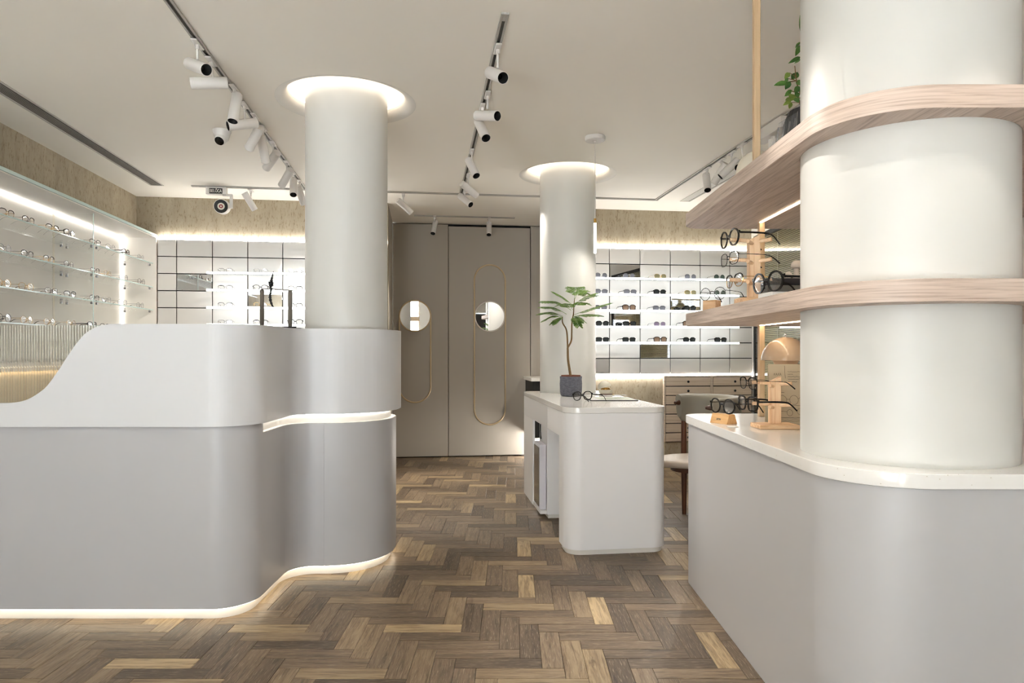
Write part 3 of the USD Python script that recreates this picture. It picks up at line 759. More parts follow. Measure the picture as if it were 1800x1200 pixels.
def spotlight(hang, P, mid, ax, label, power=1.0, L=BL, cone=24):
    t = thing('track_spotlight', label, 'spotlight', hang, group=None)
    R = toward(ax); c = mid - hang
    a = rotz(TH)
    part(t, 'adapter', cat(xf(bx(-.0145, .0145, -.055, .055, -.020, -.0105, .003), a), xf(lathe([(0, -.04), (.0095, -.038), (.0095, -.020), (0, -.020)], 12), None, (0, 0, 0))), 'lamp_white', 40)
    q = P - hang
    part(t, 'stem', tube([(0, 0, -.030), (q[0], q[1], min(q[2], -.06))], .0055, 8), 'lamp_white', 40)
    r = .0275
    barrel = lathe([(0, -L / 2), (r - .002, -L / 2), (r, -L / 2 + .003), (r, L / 2 - .002), (r - .0015, L / 2), (r - .003, L / 2 - .001)], 28)
    part(t, 'barrel', xf(barrel, R, c), 'lamp_white', 35)
    part(t, 'reflector', xf(lathe([(r - .003, L / 2 - .001), (r - .006, L / 2 - .03), (.012, L / 2 - .042)], 28), R, c), 'groove_black', 40, label='black inner baffle')
    part(t, 'lens', xf(lathe([(.0125, L / 2 - .040), (.009, L / 2 - .037), (0, L / 2 - .036)], 20), R, c), 'dark_glass', 40, label='recessed dark lens')
    if power:
        l = UsdLux.SphereLight.Define(stage, str(t.GetPath()) + '/bulb')
        l.CreateRadiusAttr(.012); l.CreateIntensityAttr(2600.0 * power * SPOT); l.CreateColorAttr(Gf.Vec3f(1.0, .93, .83))
        sh = UsdLux.ShapingAPI.Apply(l.GetPrim()); sh.CreateShapingConeAngleAttr(float(cone)); sh.CreateShapingConeSoftnessAttr(.5)
        m = matrix(c + R @ np.array([0, 0, L / 2 - .018]), R @ np.diag([1.0, -1.0, -1.0]))   # a light shines along its own -z
        UsdGeom.Xformable(l.GetPrim()).AddTransformOp().Set(Gf.Matrix4d(m.T.tolist()))
    NL[0] += 1
    return t


LFT = 'white tubular spotlight on the left ceiling track, '
lamp(72, (347, 105), (324, 104), (371, 130), -1, LFT + 'nearest, black mouth turned to the right', .25)
lamp(102, (371, 122), (397, 142), (339, 149.5), -1, LFT + 'nearly level, mouth turned to the left', 0)
lamp(150, (412, 170), (414, 163), (412, 216), -1, LFT + 'hanging straight down')
lamp(180, (430, 210), (446.7, 211), (406, 226), -1, LFT + 'low mouth beside the security camera')
lamp(200, (448, 228), (461.7, 228), (432.5, 257.5), 1, LFT + 'slanting left behind the low-mouthed one', .55)
lamp(221, (463, 245), (462.5, 241.7), (464, 283), 1, LFT + 'hanging down, sixth from the near end', .55)
lamp(248, (480, 272), (491.7, 271.7), (463, 292.5), 1, LFT + 'slanting down left, seventh from the near end', .55)
lamp(282, (504, 303), (515, 301), (491, 324), 1, LFT + 'slanting down left, eighth from the near end', .55)
lamp(300, (513, 318), (513, 313), (518.7, 344.7), -1, LFT + 'hanging down in front of the column edge', .3)
lamp(315, (527, 330), (526, 328), (531, 357), 1, LFT + 'farthest, half behind the column', .3)
CRS = 'white tubular spotlight on the cross track, '
lamp(332, (441, 345), (431.7, 340), (446, 368), 1, CRS + 'beside the small projector')
lamp(339, (709, 352), (700, 353), (722.5, 372.5), 1, CRS + 'just right of the front column')
MID = 'white tubular spotlight on the middle ceiling track, '
lamp(80, (875, 120), (860, 117), (884.7, 147), -1, MID + 'nearest to the track end')
lamp(162, (857, 192), (837, 197), (875, 210), -1, MID + 'second, nearly level', 0)
lamp(183, (848, 212), (840, 208), (855, 247.5), -1, MID + 'third, pointing down below the level one')
lamp(262, (829, 285), (822.5, 278), (838, 311.7), -1, MID + 'fourth, alone halfway along')
lamp(305, (823, 330), (812.5, 325), (837.5, 342), 1, MID + 'upper of the two at the far end')
lamp(333, (817, 348), (807.5, 341.7), (828, 361.7), -1, MID + 'lower of the two at the far end')
DRS = 'white tubular spotlight hanging before the hidden doors, '
lamp(380, (764, 390), (764.7, 387.5), (761.7, 411.7), -1, DRS + 'left one', d=7.03)
lamp(382.5, (859.5, 391), (859.5, 390), (859.5, 414), -1, DRS + 'right one', d=7.12)
RGT = 'white tubular spotlight on the right ceiling track, '
lamp(293, (1243, 306), (1244, 304), (1241, 336.7), -1, RGT + 'farthest, hanging straight down')
lamp(278, (1268, 292), (1273, 290), (1257.5, 320), 1, RGT + 'second from the far end, slanting left')
lamp(265, (1286, 285), (1296.7, 281.7), (1266.7, 310), 1, RGT + 'third from the far end, slanting left')
lamp(251, (1304, 268), (1316, 276), (1293, 299), -1, RGT + 'half hidden behind the white dome lamp')
# more of the same lamps near the shop front, out of the picture
track('f', (.55, 1.25), (1.65, 1.25), 'light track near the shop window')
for k, (hx, tgt, pw) in enumerate(((.70, (1.12, 1.86, 1.2), .15), (1.10, (1.2, 1.84, .9), .0), (1.50, (1.30, 1.86, 1.2), .12))):
    hang = room(hx, 1.25, CE); mid = hang + [0, 0, -.13]; ax = np.array(tgt) - mid
    spotlight(hang, mid, mid, ax / np.linalg.norm(ax), f'white tubular spotlight on the track near the shop window, {("first", "second", "third")[k]} from left', pw)


def vent(x0, x1, y0, y1, label):
    t = thing('air_vent', label, 'air vent', room((x0 + x1) / 2, (y0 + y1) / 2, CE), TH)
    hx, hy = (x1 - x0) / 2, (y1 - y0) / 2
    part(t, 'frame', cat(bx(-hx, -hx + .012, -hy, hy, -.006, -.0005), bx(hx - .012, hx, -hy, hy, -.006, -.0005), bx(-hx + .012, hx - .012, -hy, -hy + .012, -.006, -.0005), bx(-hx + .012, hx - .012, hy - .012, hy, -.006, -.0005)), 'vent_grey', False)
    part(t, 'duct', bx(-hx + .012, hx - .012, -hy + .012, hy - .012, -.0015, -.0005, .0003), 'vent_duct', False)
    n = int((x1 - x0 - .03) / .0125)
    for k in range(n):
        x = -hx + .019 + k * .0125
        part(t, 'louvre', xf(bx(-.004, .004, -hy + .013, hy - .013, -.0006, .0006, .0002), roty(.5), (x, 0, -.0045)), 'vent_grey', False)


def cpt(u, v):
    d = (CE - H) * F / (618 - v); x = (u - 900) / F * d
    return cT * x + sT * d, -sT * x + cT * d


(vx0, vy1), (vx1, _) = cpt(264, 325), cpt(289, 326)
vent(vx0, vx1, 2.6, vy1, 'long linear air vent in the ceiling above the glass niche')
(wx0, wy1), (wx1, _) = cpt(1195, 353), cpt(1214, 353)
vent(wx0, wx1, 3.4, wy1, 'linear air vent in the ceiling above the wooden shelves')
p = at(390, 229, (CE - H) * F / (618 - 229)); p[2] = CE
sc_ = thing('security_camera', 'white dome security camera with black eye on the ceiling', 'security camera', p)
part(sc_, 'base', lathe([(0, -.0005), (.056, -.001), (.056, -.012), (.052, -.018), (.040, -.060), (.034, -.066), (0, -.066)], 36), 'lamp_white', 40)
e = np.array([0, -.014, -.052]); dr = np.array([-.05, -.72, -.70])
part(sc_, 'eyeball', xf(lathe([(0, -.036), (.02, -.03), (.034, -.012), (.036, 0), (.035, .012), (.031, .026), (.029, .028), (0, .028)], 30), toward(dr), e + [0, 0, -.006]), 'lamp_white', 40)
part(sc_, 'dark_eye', xf(lathe([(.0285, .0285), (.026, .031), (.012, .0325), (0, .033)], 28), toward(dr), e + [0, 0, -.006]), 'gloss_black', 40, label='black camera eye')
pd = 4.45; pp = at(1046, 385, pd)
pl = thing('pendant_lamp', 'slim glowing tube pendant on a thin wire before the rear column', 'pendant lamp', (pp[0], pd, CE))
part(pl, 'canopy', lathe([(0, -.001), (.064, -.001), (.066, -.006), (.066, -.026), (.062, -.030), (.012, -.031), (.008, -.040), (0, -.041)], 40), 'lamp_white', 35)
zt_, zb_ = H + (618 - 384) / F * pd - CE, H + (618 - 445) / F * pd - CE
part(pl, 'wire', tube([(0, 0, -.035), (0, 0, zt_)], .0022, 6), 'lamp_white')
part(pl, 'cap', lathe([(0, zt_), (.0088, zt_), (.0088, zt_ - .03), (0, zt_ - .03)], 16), 'gold', 35)
part(pl, 'glowing_tube', lathe([(0, zt_ - .0305), (.0085, zt_ - .0305), (.0085, zb_ + .002), (.006, zb_), (0, zb_)], 16), 'led_tube', 35)

# small image projector on the cross track: box with name plate, cranked arm, round front
Yc = 6.065
px0, px1 = on_y(363, Yc), on_y(399, Yc)
pj = thing('projector_spotlight', 'small white projector lamp with black name plate and round black front', 'projector', room((px0 + px1) / 2, Yc, CE - .0105), TH)
w = (px1 - px0) / 2
part(pj, 'driver_box', bx(-w, w, -.025, .025, -.062, -.0005, .003), 'lamp_white', False)
part(pj, 'name_plate', bx(-w + .03, w - .03, -.0275, -.0255, -.056, -.012, .0005), 'sign_black', False, label='black name plate')
tm = meshkit.text_mesh('BEL\u00d6CA', .026, .001, True); tw = tm.bounds[1][0] - tm.bounds[0][0]
part(pj, 'lettering', xf((np.array(tm.vertices) - [tm.bounds[0][0] + tw / 2, 0, 0], np.array(tm.faces)), np.diag([min(1, (2 * w - .075) / tw), 1, 1]) @ np.eye(3), (0, 0, 0)) if False else xf(xf((np.array(tm.vertices) - [tm.bounds[0][0] + tw / 2, 0, 0], np.array(tm.faces)), np.diag([(2 * w - .07) / tw, 1, 1])), rotx(PI / 2), (0, -.0276, -.046)), 'white_paint', False, label='white lettering')
ax0, ax1 = on_y(397, Yc), on_y(408, Yc); mx = (px0 + px1) / 2


def zz(v, u=400):
    d = Yc / (cT - sT * (u - 900) / F); return H + (618 - v) / F * d - (CE - .0105)


part(pj, 'arm', cat(bx(w - .03, w - .012, -.012, .012, zz(341), -.062), bx(w - .034, ax1 - mx + .004, -.012, .012, zz(345), zz(341)), bx(ax1 - mx - .018, ax1 - mx + .004, -.012, .012, zz(366), zz(345) + .001)), 'lamp_white', False)
kk = 5.93 / F
pc_ = np.array([on_y(390, Yc) - mx, -.01, zz(363.5)]); dirp = np.array([.08, -1.0, -.12])
Rp = toward(dirp); r0 = 12.4 * kk
part(pj, 'barrel', xf(lathe([(0, -.10), (r0 * .8, -.10), (r0, -.07), (r0, .020), (r0 - .003, .024), (r0 - .006, .024)], 36), Rp, pc_), 'lamp_white', 35)
part(pj, 'black_ring', xf(lathe([(r0 - .006, .0235), (r0 - .010, .021), (r0 * .48, .018)], 36), Rp, pc_), 'sign_black', 35)
part(pj, 'pale_ring', xf(lathe([(r0 * .48, .0185), (r0 * .46, .021), (r0 * .27, .021)], 30), Rp, pc_), 'cream', 35)
part(pj, 'lens', xf(lathe([(r0 * .27, .0215), (r0 * .2, .022), (r0 * .10, .0225), (0, .023)], 24), Rp, pc_), 'ink_red', 35, label='reddish lens')
part(pj, 'lens_glint', xf(lathe([(r0 * .11, .0232), (0, .0245)], 16), Rp, pc_), 'cream', 35)
part(pj, 'hinge', bx(pc_[0] + r0 - .004, ax1 - mx - .012, -.010, .010, zz(367), zz(362)), 'lamp_white', False)
p2 = thing('projector_spotlight', 'white projector driver box with small hanging lamp on the right ceiling track', 'projector', room(TRK['r'][0], 3.95, CE - .0105), TH)
part(p2, 'driver_box', bx(-.04, .04, -.17, .17, -.07, -.0005, .003), 'lamp_white', False)
part(p2, 'barrel', lathe([(0, -.235), (.024, -.235), (.026, -.232), (.026, -.09), (.010, -.086), (.010, -.0705), (0, -.0705)], 24), 'lamp_white', 35)
# ------------------------------------------------------------------ eyeglasses
def outline(a, b, n, k=0.0, m=40):
    """A lens outline: a, b half width and height, n squareness, k how much it narrows below."""
    t = np.linspace(0, 2 * PI, m, endpoint=False)
    x = a * np.sign(np.cos(t)) * np.abs(np.cos(t)) ** (2 / n); y = b * np.sign(np.sin(t)) * np.abs(np.sin(t)) ** (2 / n)
    return np.column_stack([x * (1 + k * y / b), y])


# kind: half width, half height, squareness, narrowing, bridge, build, frame, temple tip, lens
KINDS = {
    'gold_round': (.0245, .0225, 2.1, .04, .019, 'wire', 'gold', 'acetate_brown', 'lens_clear'),
    'gold_brow': (.026, .021, 2.6, .10, .018, 'brow', 'gold', 'acetate_black', 'lens_clear'),
    'black_panto': (.0245, .0215, 2.4, .12, .019, 'acetate', 'acetate_black', 'acetate_black', 'lens_clear'),
    'silver_round': (.0245, .0225, 2.1, .03, .019, 'wire', 'silver', 'acetate_black', 'lens_clear'),
    'brown_panto': (.025, .021, 2.5, .12, .019, 'acetate', 'acetate_brown', 'acetate_brown', 'lens_clear'),
    'black_wire': (.026, .020, 2.9, .06, .018, 'wire', 'gunmetal', 'acetate_black', 'lens_clear'),
    'black_brow': (.026, .020, 2.7, .10, .018, 'brow', 'gunmetal', 'acetate_black', 'lens_clear'),
    'black_round': (.0245, .0235, 2.05, .02, .019, 'acetate', 'acetate_black', 'acetate_black', 'lens_clear'),
    'black_square': (.0265, .0205, 3.2, .08, .018, 'acetate', 'acetate_black', 'acetate_black', 'lens_clear'),
    'black_round_wire': (.0245, .0245, 2.0, .0, .019, 'wire', 'acetate_black', 'acetate_black', 'lens_clear'),
    'sun_square': (.0275, .0215, 3.4, .10, .017, 'acetate', 'acetate_black', 'acetate_black', 'lens_dark'),
    'sun_round_grey': (.0265, .0245, 2.2, .03, .020, 'wire', 'silver', 'acetate_grey', 'lens_grey'),
    'sun_olive': (.0275, .0225, 2.6, .12, .019, 'wire', 'gold', 'acetate_brown', 'lens_olive'),
    'sun_purple': (.0265, .0225, 2.5, .10, .020, 'wire', 'silver', 'acetate_grey', 'lens_purple'),
    'sun_brown': (.029, .0245, 2.7, .08, .016, 'acetate', 'acetate_black', 'acetate_black', 'lens_brown'),
    'sun_green': (.0255, .0245, 2.05, .0, .020, 'wire', 'gunmetal', 'acetate_black', 'lens_green'),
    'sun_dark_round': (.0265, .0225, 2.4, .10, .018, 'acetate', 'acetate_black', 'acetate_black', 'lens_dark'),
    'sun_grey_square': (.027, .0215, 2.9, .10, .018, 'acetate', 'acetate_grey', 'acetate_grey', 'lens_grey'),
}
LOOK = {'gold_round': 'round gold wire eyeglasses', 'gold_brow': 'black and gold browline eyeglasses', 'black_panto': 'black rounded acetate eyeglasses', 'silver_round': 'round silver wire eyeglasses',
        'brown_panto': 'dark brown acetate eyeglasses', 'black_wire': 'dark square wire eyeglasses', 'black_brow': 'black browline eyeglasses', 'black_round': 'round black acetate eyeglasses', 'black_square': 'square black acetate eyeglasses',
        'black_round_wire': 'thin round black eyeglasses', 'sun_square': 'black square sunglasses', 'sun_round_grey': 'round grey lensed sunglasses', 'sun_olive': 'olive sunglasses with gold rims', 'sun_purple': 'purple tinted sunglasses',
        'sun_brown': 'oversized sunglasses with brown lenses', 'sun_green': 'round dark green sunglasses', 'sun_dark_round': 'black rounded dark sunglasses', 'sun_grey_square': 'grey framed sunglasses'}
PROTO = {}


def build_glasses(t, kind):
    a, b, n, k, br, build, fm, tip, lm = KINDS[kind]
    thick = build == 'acetate'
    w = .0042 if fm != 'acetate_grey' else .0034
    cx = br / 2 + a + (w * .5 if thick else 0); zc = b + (w if thick else .0014)
    o = outline(a, b, n, k); P3 = lambda q, s, y=0.0: np.column_stack([q[:, 0] * s + s * cx, np.full(len(q), y) + np.abs(q[:, 0] * 1 + cx) ** 2 * 1.1, q[:, 1] + zc])
    curve = lambda m: (np.column_stack([m[0][:, 0], m[0][:, 1] + m[0][:, 0] ** 2 * 1.1, m[0][:, 2]]), m[1])
    up = np.array([[1.0, 0, 0], [0, 0, 1], [0, 1, 0]])
    fr = []
    xh = cx + a + (w if thick else .002)
    if thick:
        poly = unary_union([Polygon(np.column_stack([o[:, 0] * s + s * cx, o[:, 1]])).buffer(w).difference(Polygon(np.column_stack([o[:, 0] * s + s * cx, o[:, 1]]))) for s in (1, -1)] + [sbox(-br / 2 - .003, b * .15, br / 2 + .003, b * .45)] + [sbox(s * xh - .004, b * .35, s * xh + .004, b * .35 + .008) for s in (1, -1)])
        poly = poly.difference(unary_union([Polygon(np.column_stack([o[:, 0] * s + s * cx, o[:, 1]])) for s in (1, -1)])).simplify(.0002)
        m = xf(ext(poly, -.002, .002), up, (0, 0, zc)); fr.append(curve((m[0], m[1][:, ::-1])))
    else:
        r = .0011
        for s in (1, -1):
            fr.append(tube(P3(o, s), r, 6, True))
            fr.append(tube([(s * (cx + a), (cx + a) ** 2 * 1.1, zc + b * .42), (s * xh, xh ** 2 * 1.1 + .003, zc + b * .45)], r * 1.2, 6))
        fr.append(tube(bez((-br / 2 - .001, 0, zc + b * .25), (0, -.001, zc + b * .25 + .004), (br / 2 + .001, 0, zc + b * .25), n=5), r * 1.1, 6))
        for s in (1, -1):
            fr.append(tube(bez((s * (br / 2 + .001), 0, zc + .001), (s * (br / 2 - .002), .005, zc - .002), (s * (br / 2 - .003), .008, zc - .006), n=4), .0006, 5))
            fr.append(xf(lathe([(0, -.0012), (.0028, -.0005), (.0028, .0005), (0, .0012)], 8), roty(PI / 2), (s * (br / 2 - .003), .009, zc - .007)))
    part(t, 'frame', cat(*fr), fm, 40)
    if build == 'brow':
        pr = []
        for s in (1, -1):
            q = o[(o[:, 1] > b * .15)]; q = q[np.argsort(q[:, 0])]
            pr.append(tube(P3(q, s, -.0005), np.clip(.0012 + .0016 * (q[:, 1] - b * .15) / b, .0012, .0032), 6))
        part(t, 'browline', cat(*pr), tip, 40)
    for s in (1, -1):
        lo = Polygon(np.column_stack([o[:, 0] * s + s * cx, o[:, 1]]))
        m = xf(ext(lo, -.0006, .0006), up, (0, 0, zc)); part(t, 'lens', curve((m[0], m[1][:, ::-1])), lm, False)
    hy = xh ** 2 * 1.1 + .003; zh = zc + b * .42
    for s in (1, -1):
        pts = bez((s * xh, hy, zh), (s * (xh + .001), .05, zh), (s * (xh - .001), .098, zh - .002), (s * (xh - .003), .118, zh - .009), (s * (xh - .005), .142, .0030), n=7)
        if thick:
            tm = part(t, 'temple', tube(pts, np.linspace(.0026, .0019, len(pts)), 8, flat=(.65, 1.2)), tip, 40)
        else:
            c_ = int(len(pts) * .55)
            tm = part(t, 'temple', tube(pts[:c_ + 1], .0010, 6), fm, 40)
            part(tm, 'temple_tip', tube(pts[c_:], np.linspace(.0013, .0022, len(pts) - c_), 6), tip, 40)


def glasses(kind, loc, rz, label, group=None, scale=1.0, tilt=0.0):
    sun = kind.startswith('sun'); R = rotz(rz) @ rotx(tilt) * scale
    args = dict(name='sunglasses' if sun else 'eyeglasses', label=label, category='sunglasses' if sun else 'eyeglasses', loc=loc, R=R, group=group)
    if kind not in PROTO:
        PROTO[kind] = thing(**args); build_glasses(PROTO[kind], kind)
        return PROTO[kind]
    return thing(**args, ref=PROTO[kind])


NTH = ('first', 'second', 'third', 'fourth', 'fifth', 'sixth', 'seventh', 'eighth')
rows = [[(13, 'gold_brow'), (51, 'black_brow'), (93, 'gold_brow'), (123, 'black_panto'), (168, 'black_brow'), (195, 'silver_round'), (222, 'brown_panto'), (248, 'silver_round')],
        [(9, 'silver_round'), (49, 'black_brow'), (87, 'gold_brow'), (122, 'black_wire'), (168, 'black_brow'), (190, 'gold_round'), (218, 'silver_round'), (249, 'black_round_wire')],
        [(6, 'gold_round'), (47, 'gold_round'), (91, 'black_wire'), (124, 'black_brow'), (167, 'black_brow'), (188, 'silver_round'), (216, 'silver_round'), (247, 'silver_round')],
        [(7, 'black_round_wire'), (48, 'gold_round'), (88, 'gold_round'), (126, 'gold_round'), (163, 'black_square'), (185, 'black_brow')]]
for k, row in enumerate(rows):
    for j, (u, kind) in enumerate(row):
        X = NX1 - .05; Y = on_x(u, X)
        glasses(kind, tuple(room(X, Y, ZG[k] + .0004)), TH + PI / 2 + nrg.uniform(-.12, .12) - .10, f'{LOOK[kind]} on the {ORD[k] if k < 3 else "lowest"} glass shelf, {NTH[j]} pair from near end', f'eyeglasses on the {ORD[k] if k < 3 else "lowest"} glass shelf')
grid_l = [['black_wire', 'silver_round', 'silver_round'], ['black_brow', 'black_panto', 'black_brow'], ['black_brow', 'gold_round', 'black_brow'], ['black_wire', 'black_brow', 'black_panto']]
for k, row in enumerate(grid_l):
    for j, (u, kind) in enumerate(zip((396, 458, 519), row)):
        glasses(kind, tuple(room(on_y(u, YT - .11), YT - .11, SHL[k] + .0004)), TH + .10, f'{LOOK[kind]} on the {ORD[k] if k < 3 else "lowest"} lit shelf behind the counter, {("left", "middle", "right")[j]}', f'eyeglasses on the {ORD[k] if k < 3 else "lowest"} lit shelf')
grid_r = [['sun_round_grey', 'sun_round_grey', 'sun_olive', 'sun_round_grey', 'sun_green'], ['sun_grey_square', 'sun_grey_square', 'sun_dark_round', 'sun_olive', 'sun_green'], ['sun_grey_square', 'sun_brown', 'sun_grey_square', 'sun_dark_round', 'sun_dark_round'],
          ['sun_dark_round', 'sun_square', 'sun_purple', 'sun_brown', 'sun_purple'], ['sun_square', 'sun_square', 'sun_brown', 'sun_dark_round', 'sun_square']]
us = [(1057, 1106, 1161, 1214, 1265), (1057, 1108, 1160, 1214, 1266), (1056, 1106, 1159, 1213, 1265), (1059, 1107, 1160, 1212, 1264), (1059, 1106, 1161, 1212, 1267)]
for k, row in enumerate(grid_r):
    for j, (u, kind) in enumerate(zip(us[k], row)):
        glasses(kind, tuple(room(on_y(u, YT - .12), YT - .12, SHR[k] + .0004)), TH + .22, f'{LOOK[kind]} on the {ORD[k]} sunglasses shelf, {NTH[j]} pair right of the column', f'sunglasses on the {ORD[k]} lit shelf')

# ------------------------------------------------------------------ on the stone counter and the oak shelves
AF = math.radians(-82.7)


def stand(name, label, x, y, z0, h, levels, rz, base):
    """A wooden display post with dowels that carry eyeglasses."""
    t = thing(name, label, 'eyeglasses stand', (x, y, z0))
    R = rotz(rz)
    part(t, 'base', xf(bx(-base[0] / 2, base[0] / 2, -base[1] / 2, base[1] / 2, 0, .018, .002), R), 'pine_flat', 20)
    po = Polygon(fillet([(-.022, -.016), (.022, -.016), (.022, .016), (-.022, .016)], [.003] * 4, True, 4))
    v, f = ext(po, .0185, h)
    v = v.copy(); v[v[:, 2] > h - .001, 2] -= (.022 - v[v[:, 2] > h - .001, 0]) * .5
    part(t, 'post', xf((v, f), R), 'pine', 20)
    for z in levels:
        for a, L, s in ((PI, .075, 0), (-PI / 2 - .75, .035, -.012), (-.55, .05, -.004)):
            q = np.array([math.cos(a), math.sin(a), 0.0]); b0 = q * .017
            pts = [b0 + [0, 0, z + s], b0 + q * L * .5 + [0, 0, z + s + .002], b0 + q * L + [0, 0, z + s + .004]]
            m = tube(pts, .0075, 10); part(t, 'peg', (m[0], m[1]), 'pine', 40)
    return t


st1 = stand('eyeglasses_stand', 'tall pale wooden eyeglasses stand on the lower oak shelf', .935, 2.65, 1.3393, .263, (.240, .164, .085), 0.0, (.12, .10))
st2 = stand('eyeglasses_stand', 'pale wooden eyeglasses stand with square base on the stone counter', 1.085, 2.83, .8353, .212, (.185, .098), 0.0, (.16, .12))
glasses('black_round', (.842, 2.665, 1.556), AF, 'round black acetate eyeglasses on the top peg of the tall stand', scale=1.22)
glasses('black_wire', (.842, 2.665, 1.484), AF, 'dark thin square eyeglasses on the middle peg of the tall stand', scale=1.22)
glasses('gold_brow', (.862, 2.665, 1.400), AF, 'browline eyeglasses on the lowest peg of the tall stand', scale=1.15)
glasses('black_brow', (.978, 2.845, .994), AF, 'browline eyeglasses on the upper peg of the stand on the stone counter', scale=1.2)
glasses('black_square', (.975, 2.845, .905), AF, 'square black acetate eyeglasses on the lower peg of the stand on the stone counter', scale=1.25)
blk = thing('eyeglasses_holder', 'small slanted wooden holder at the far end of the stone counter', 'eyeglasses holder', (.932, 3.02, .8353), math.radians(-62))
pr = ext(Polygon([(-.031, 0), (.031, 0), (.016, .042), (-.016, .042)]), -.05, .05)
part(blk, 'block', xf(pr, np.array([[0, 0, 1.0], [1, 0, 0], [0, 1, 0]])), 'beech_block', 20)
mk = meshkit.text_mesh('arnu', .009, .0006, True)
sl_ = math.atan2(.042, .015)
part(blk, 'stamp', xf((np.array(mk.vertices) - [.012, .004, 0], np.array(mk.faces)), rotx(sl_), (-.005, -.0245, .0195)), 'ink', False, label='small burnt stamp on the holder')
glasses('black_round', (.925, 3.02, .8775), math.radians(-66), 'round black acetate eyeglasses on the slanted wooden holder', scale=1.2)
bl2 = thing('eyeglasses_block', 'small pale wooden block at the far end of the lower oak shelf', 'eyeglasses holder', (.913, 3.13, 1.3393), math.radians(-50))
part(bl2, 'block', bx(-.034, .034, -.022, .022, 0, .045, .002), 'pine_flat', 20)
glasses('black_round_wire', (.915, 3.13, 1.3847), math.radians(-52), 'thin round black eyeglasses on the pale wooden block', scale=1.15)
wb = top('white_tray', bx(-.09, .10, -.05, .05, 0, .020, .003), 'paper', 'flat white tray on the lower oak shelf beside the column', 'tray', loc=(.985, 2.44, 1.3393), rz=math.radians(8))
glasses('black_round', (.908, 2.445, 1.3597), AF + .12, 'large round black eyeglasses on the flat white tray', scale=1.36)
t = thing('book', 'grey clothbound book lying behind the white tray', 'book', (1.135, 2.83, 1.3393), math.radians(10), group='books on the lower oak shelf')
part(t, 'cover', cat(bx(-.085, .10, -.06, .06, 0, .003), bx(-.085, .10, -.06, .06, .027, .030), bx(-.085, -.081, -.06, .06, .003, .027)), 'book_grey', False)
part(t, 'pages', bx(-.0805, .096, -.056, .056, .0033, .0267, .001), 'paper', False)
t = thing('book', 'black clothbound book on top of the grey book', 'book', (1.14, 2.83, 1.3697), math.radians(4), group='books on the lower oak shelf')
part(t, 'cover', cat(bx(-.08, .09, -.055, .055, 0, .003), bx(-.08, .09, -.055, .055, .022, .025), bx(-.08, -.076, -.055, .055, .003, .022)), 'book_black', False)
part(t, 'pages', bx(-.0755, .086, -.051, .051, .0033, .0217, .001), 'paper', False)
bb = thing('black_box', 'dark grey storage box carrying two pale mushroom ornaments', 'box', (1.20, 3.02, 1.3393))
part(bb, 'box_body', bx(-.10, .12, -.07, .07, 0, .098, .002), 'book_grey', False)
part(bb, 'box_lid', bx(-.102, .122, -.072, .072, .0985, .128, .003), 'book_black', False)
for nm, u, s, lab in (('mushroom_ornament', 1386, .78, 'small squat pale mushroom ornament on the dark box'), ('mushroom_ornament', 1400, 1.15, 'taller pale mushroom ornament on the dark box')):
    p = at(u, 480, 3.0)
    t = thing(nm, lab, 'ornament', (p[0], 3.0, 1.4675), R=np.eye(3) * s)
    hh = .038 if s > 1 else .008
    part(t, 'stem', lathe([(0, 0), (.013, 0), (.011, .01), (.009, hh * .8 + .004), (.010, hh + .006), (0, hh + .006)], 20), 'mushroom', 50)
    part(t, 'cap', lathe([(0, hh + .004), (.016, hh + .003), (.0215, hh + .009), (.020, hh + .020), (.013, hh + .030), (.005, hh + .0335), (0, hh + .034)], 24), 'mushroom', 60)
# table lamp
lx, ly = at(1381, 633, 3.17)[:2]
tl = thing('table_lamp', 'glossy beige dome table lamp on the stone counter behind the column', 'table lamp', (lx, ly, .8353))
zd = H + (618 - 633) / F * ly - .8353; Rd = 41 * ly / F
part(tl, 'foot', lathe([(0, 0), (.07, 0), (.072, .004), (.068, .014), (.02, .020), (.009, .026), (0, .026)], 36), 'lamp_beige', 40)
part(tl, 'stem', lathe([(.008, .0265), (.008, zd - .041)], 16), 'chrome', 40)
ths = np.linspace(0, PI / 2, 16)
dome_ = [(Rd * math.cos(x), zd + Rd * 1.0 * math.sin(x)) for x in ths]
part(tl, 'shade', lathe([(Rd - .004, zd)] + dome_[:-1] + [(0, zd + Rd)], 48), 'lamp_beige', 60)
bw = 22 * ly / F
part(tl, 'bowl', lathe([(0, zd - .040), (bw * .55, zd - .038), (bw * .85, zd - .020), (bw, zd - .001), (bw - .003, zd - .001), (0, zd - .012)], 36), 'lamp_bowl', 50)
part(tl, 'finial', lathe([(0, zd + Rd + .001), (.003, zd + Rd + .001), (.003, zd + Rd + .004), (.006, zd + Rd + .009), (.0045, zd + Rd + .0145), (0, zd + Rd + .016)], 16), 'chrome', 60)
# folded card with an eyeglass drawing
cd = thing('folded_card', 'folded beige card with eyeglass drawings on the stone counter', 'card', (1.205, 3.005, .8353), math.radians(4))
CH, CW = .262, .17
part(cd, 'front_leaf', xf(bx(-CW / 2, CW / 2, 0, .0012, 0, CH, .0003), rotx(-.12), (0, -.035, .0002)), 'card_beige', False)
part(cd, 'back_leaf', xf(bx(-CW / 2, CW / 2, 0, .0012, 0, CH * .99, .0003), rotx(.12), (0, .030, .0002)), 'card_beige', False)
ink = []


def line(*p, w=.0007):
    ink.append(tube(np.array([(x, 0, z) for x, z in p]), w, 4))


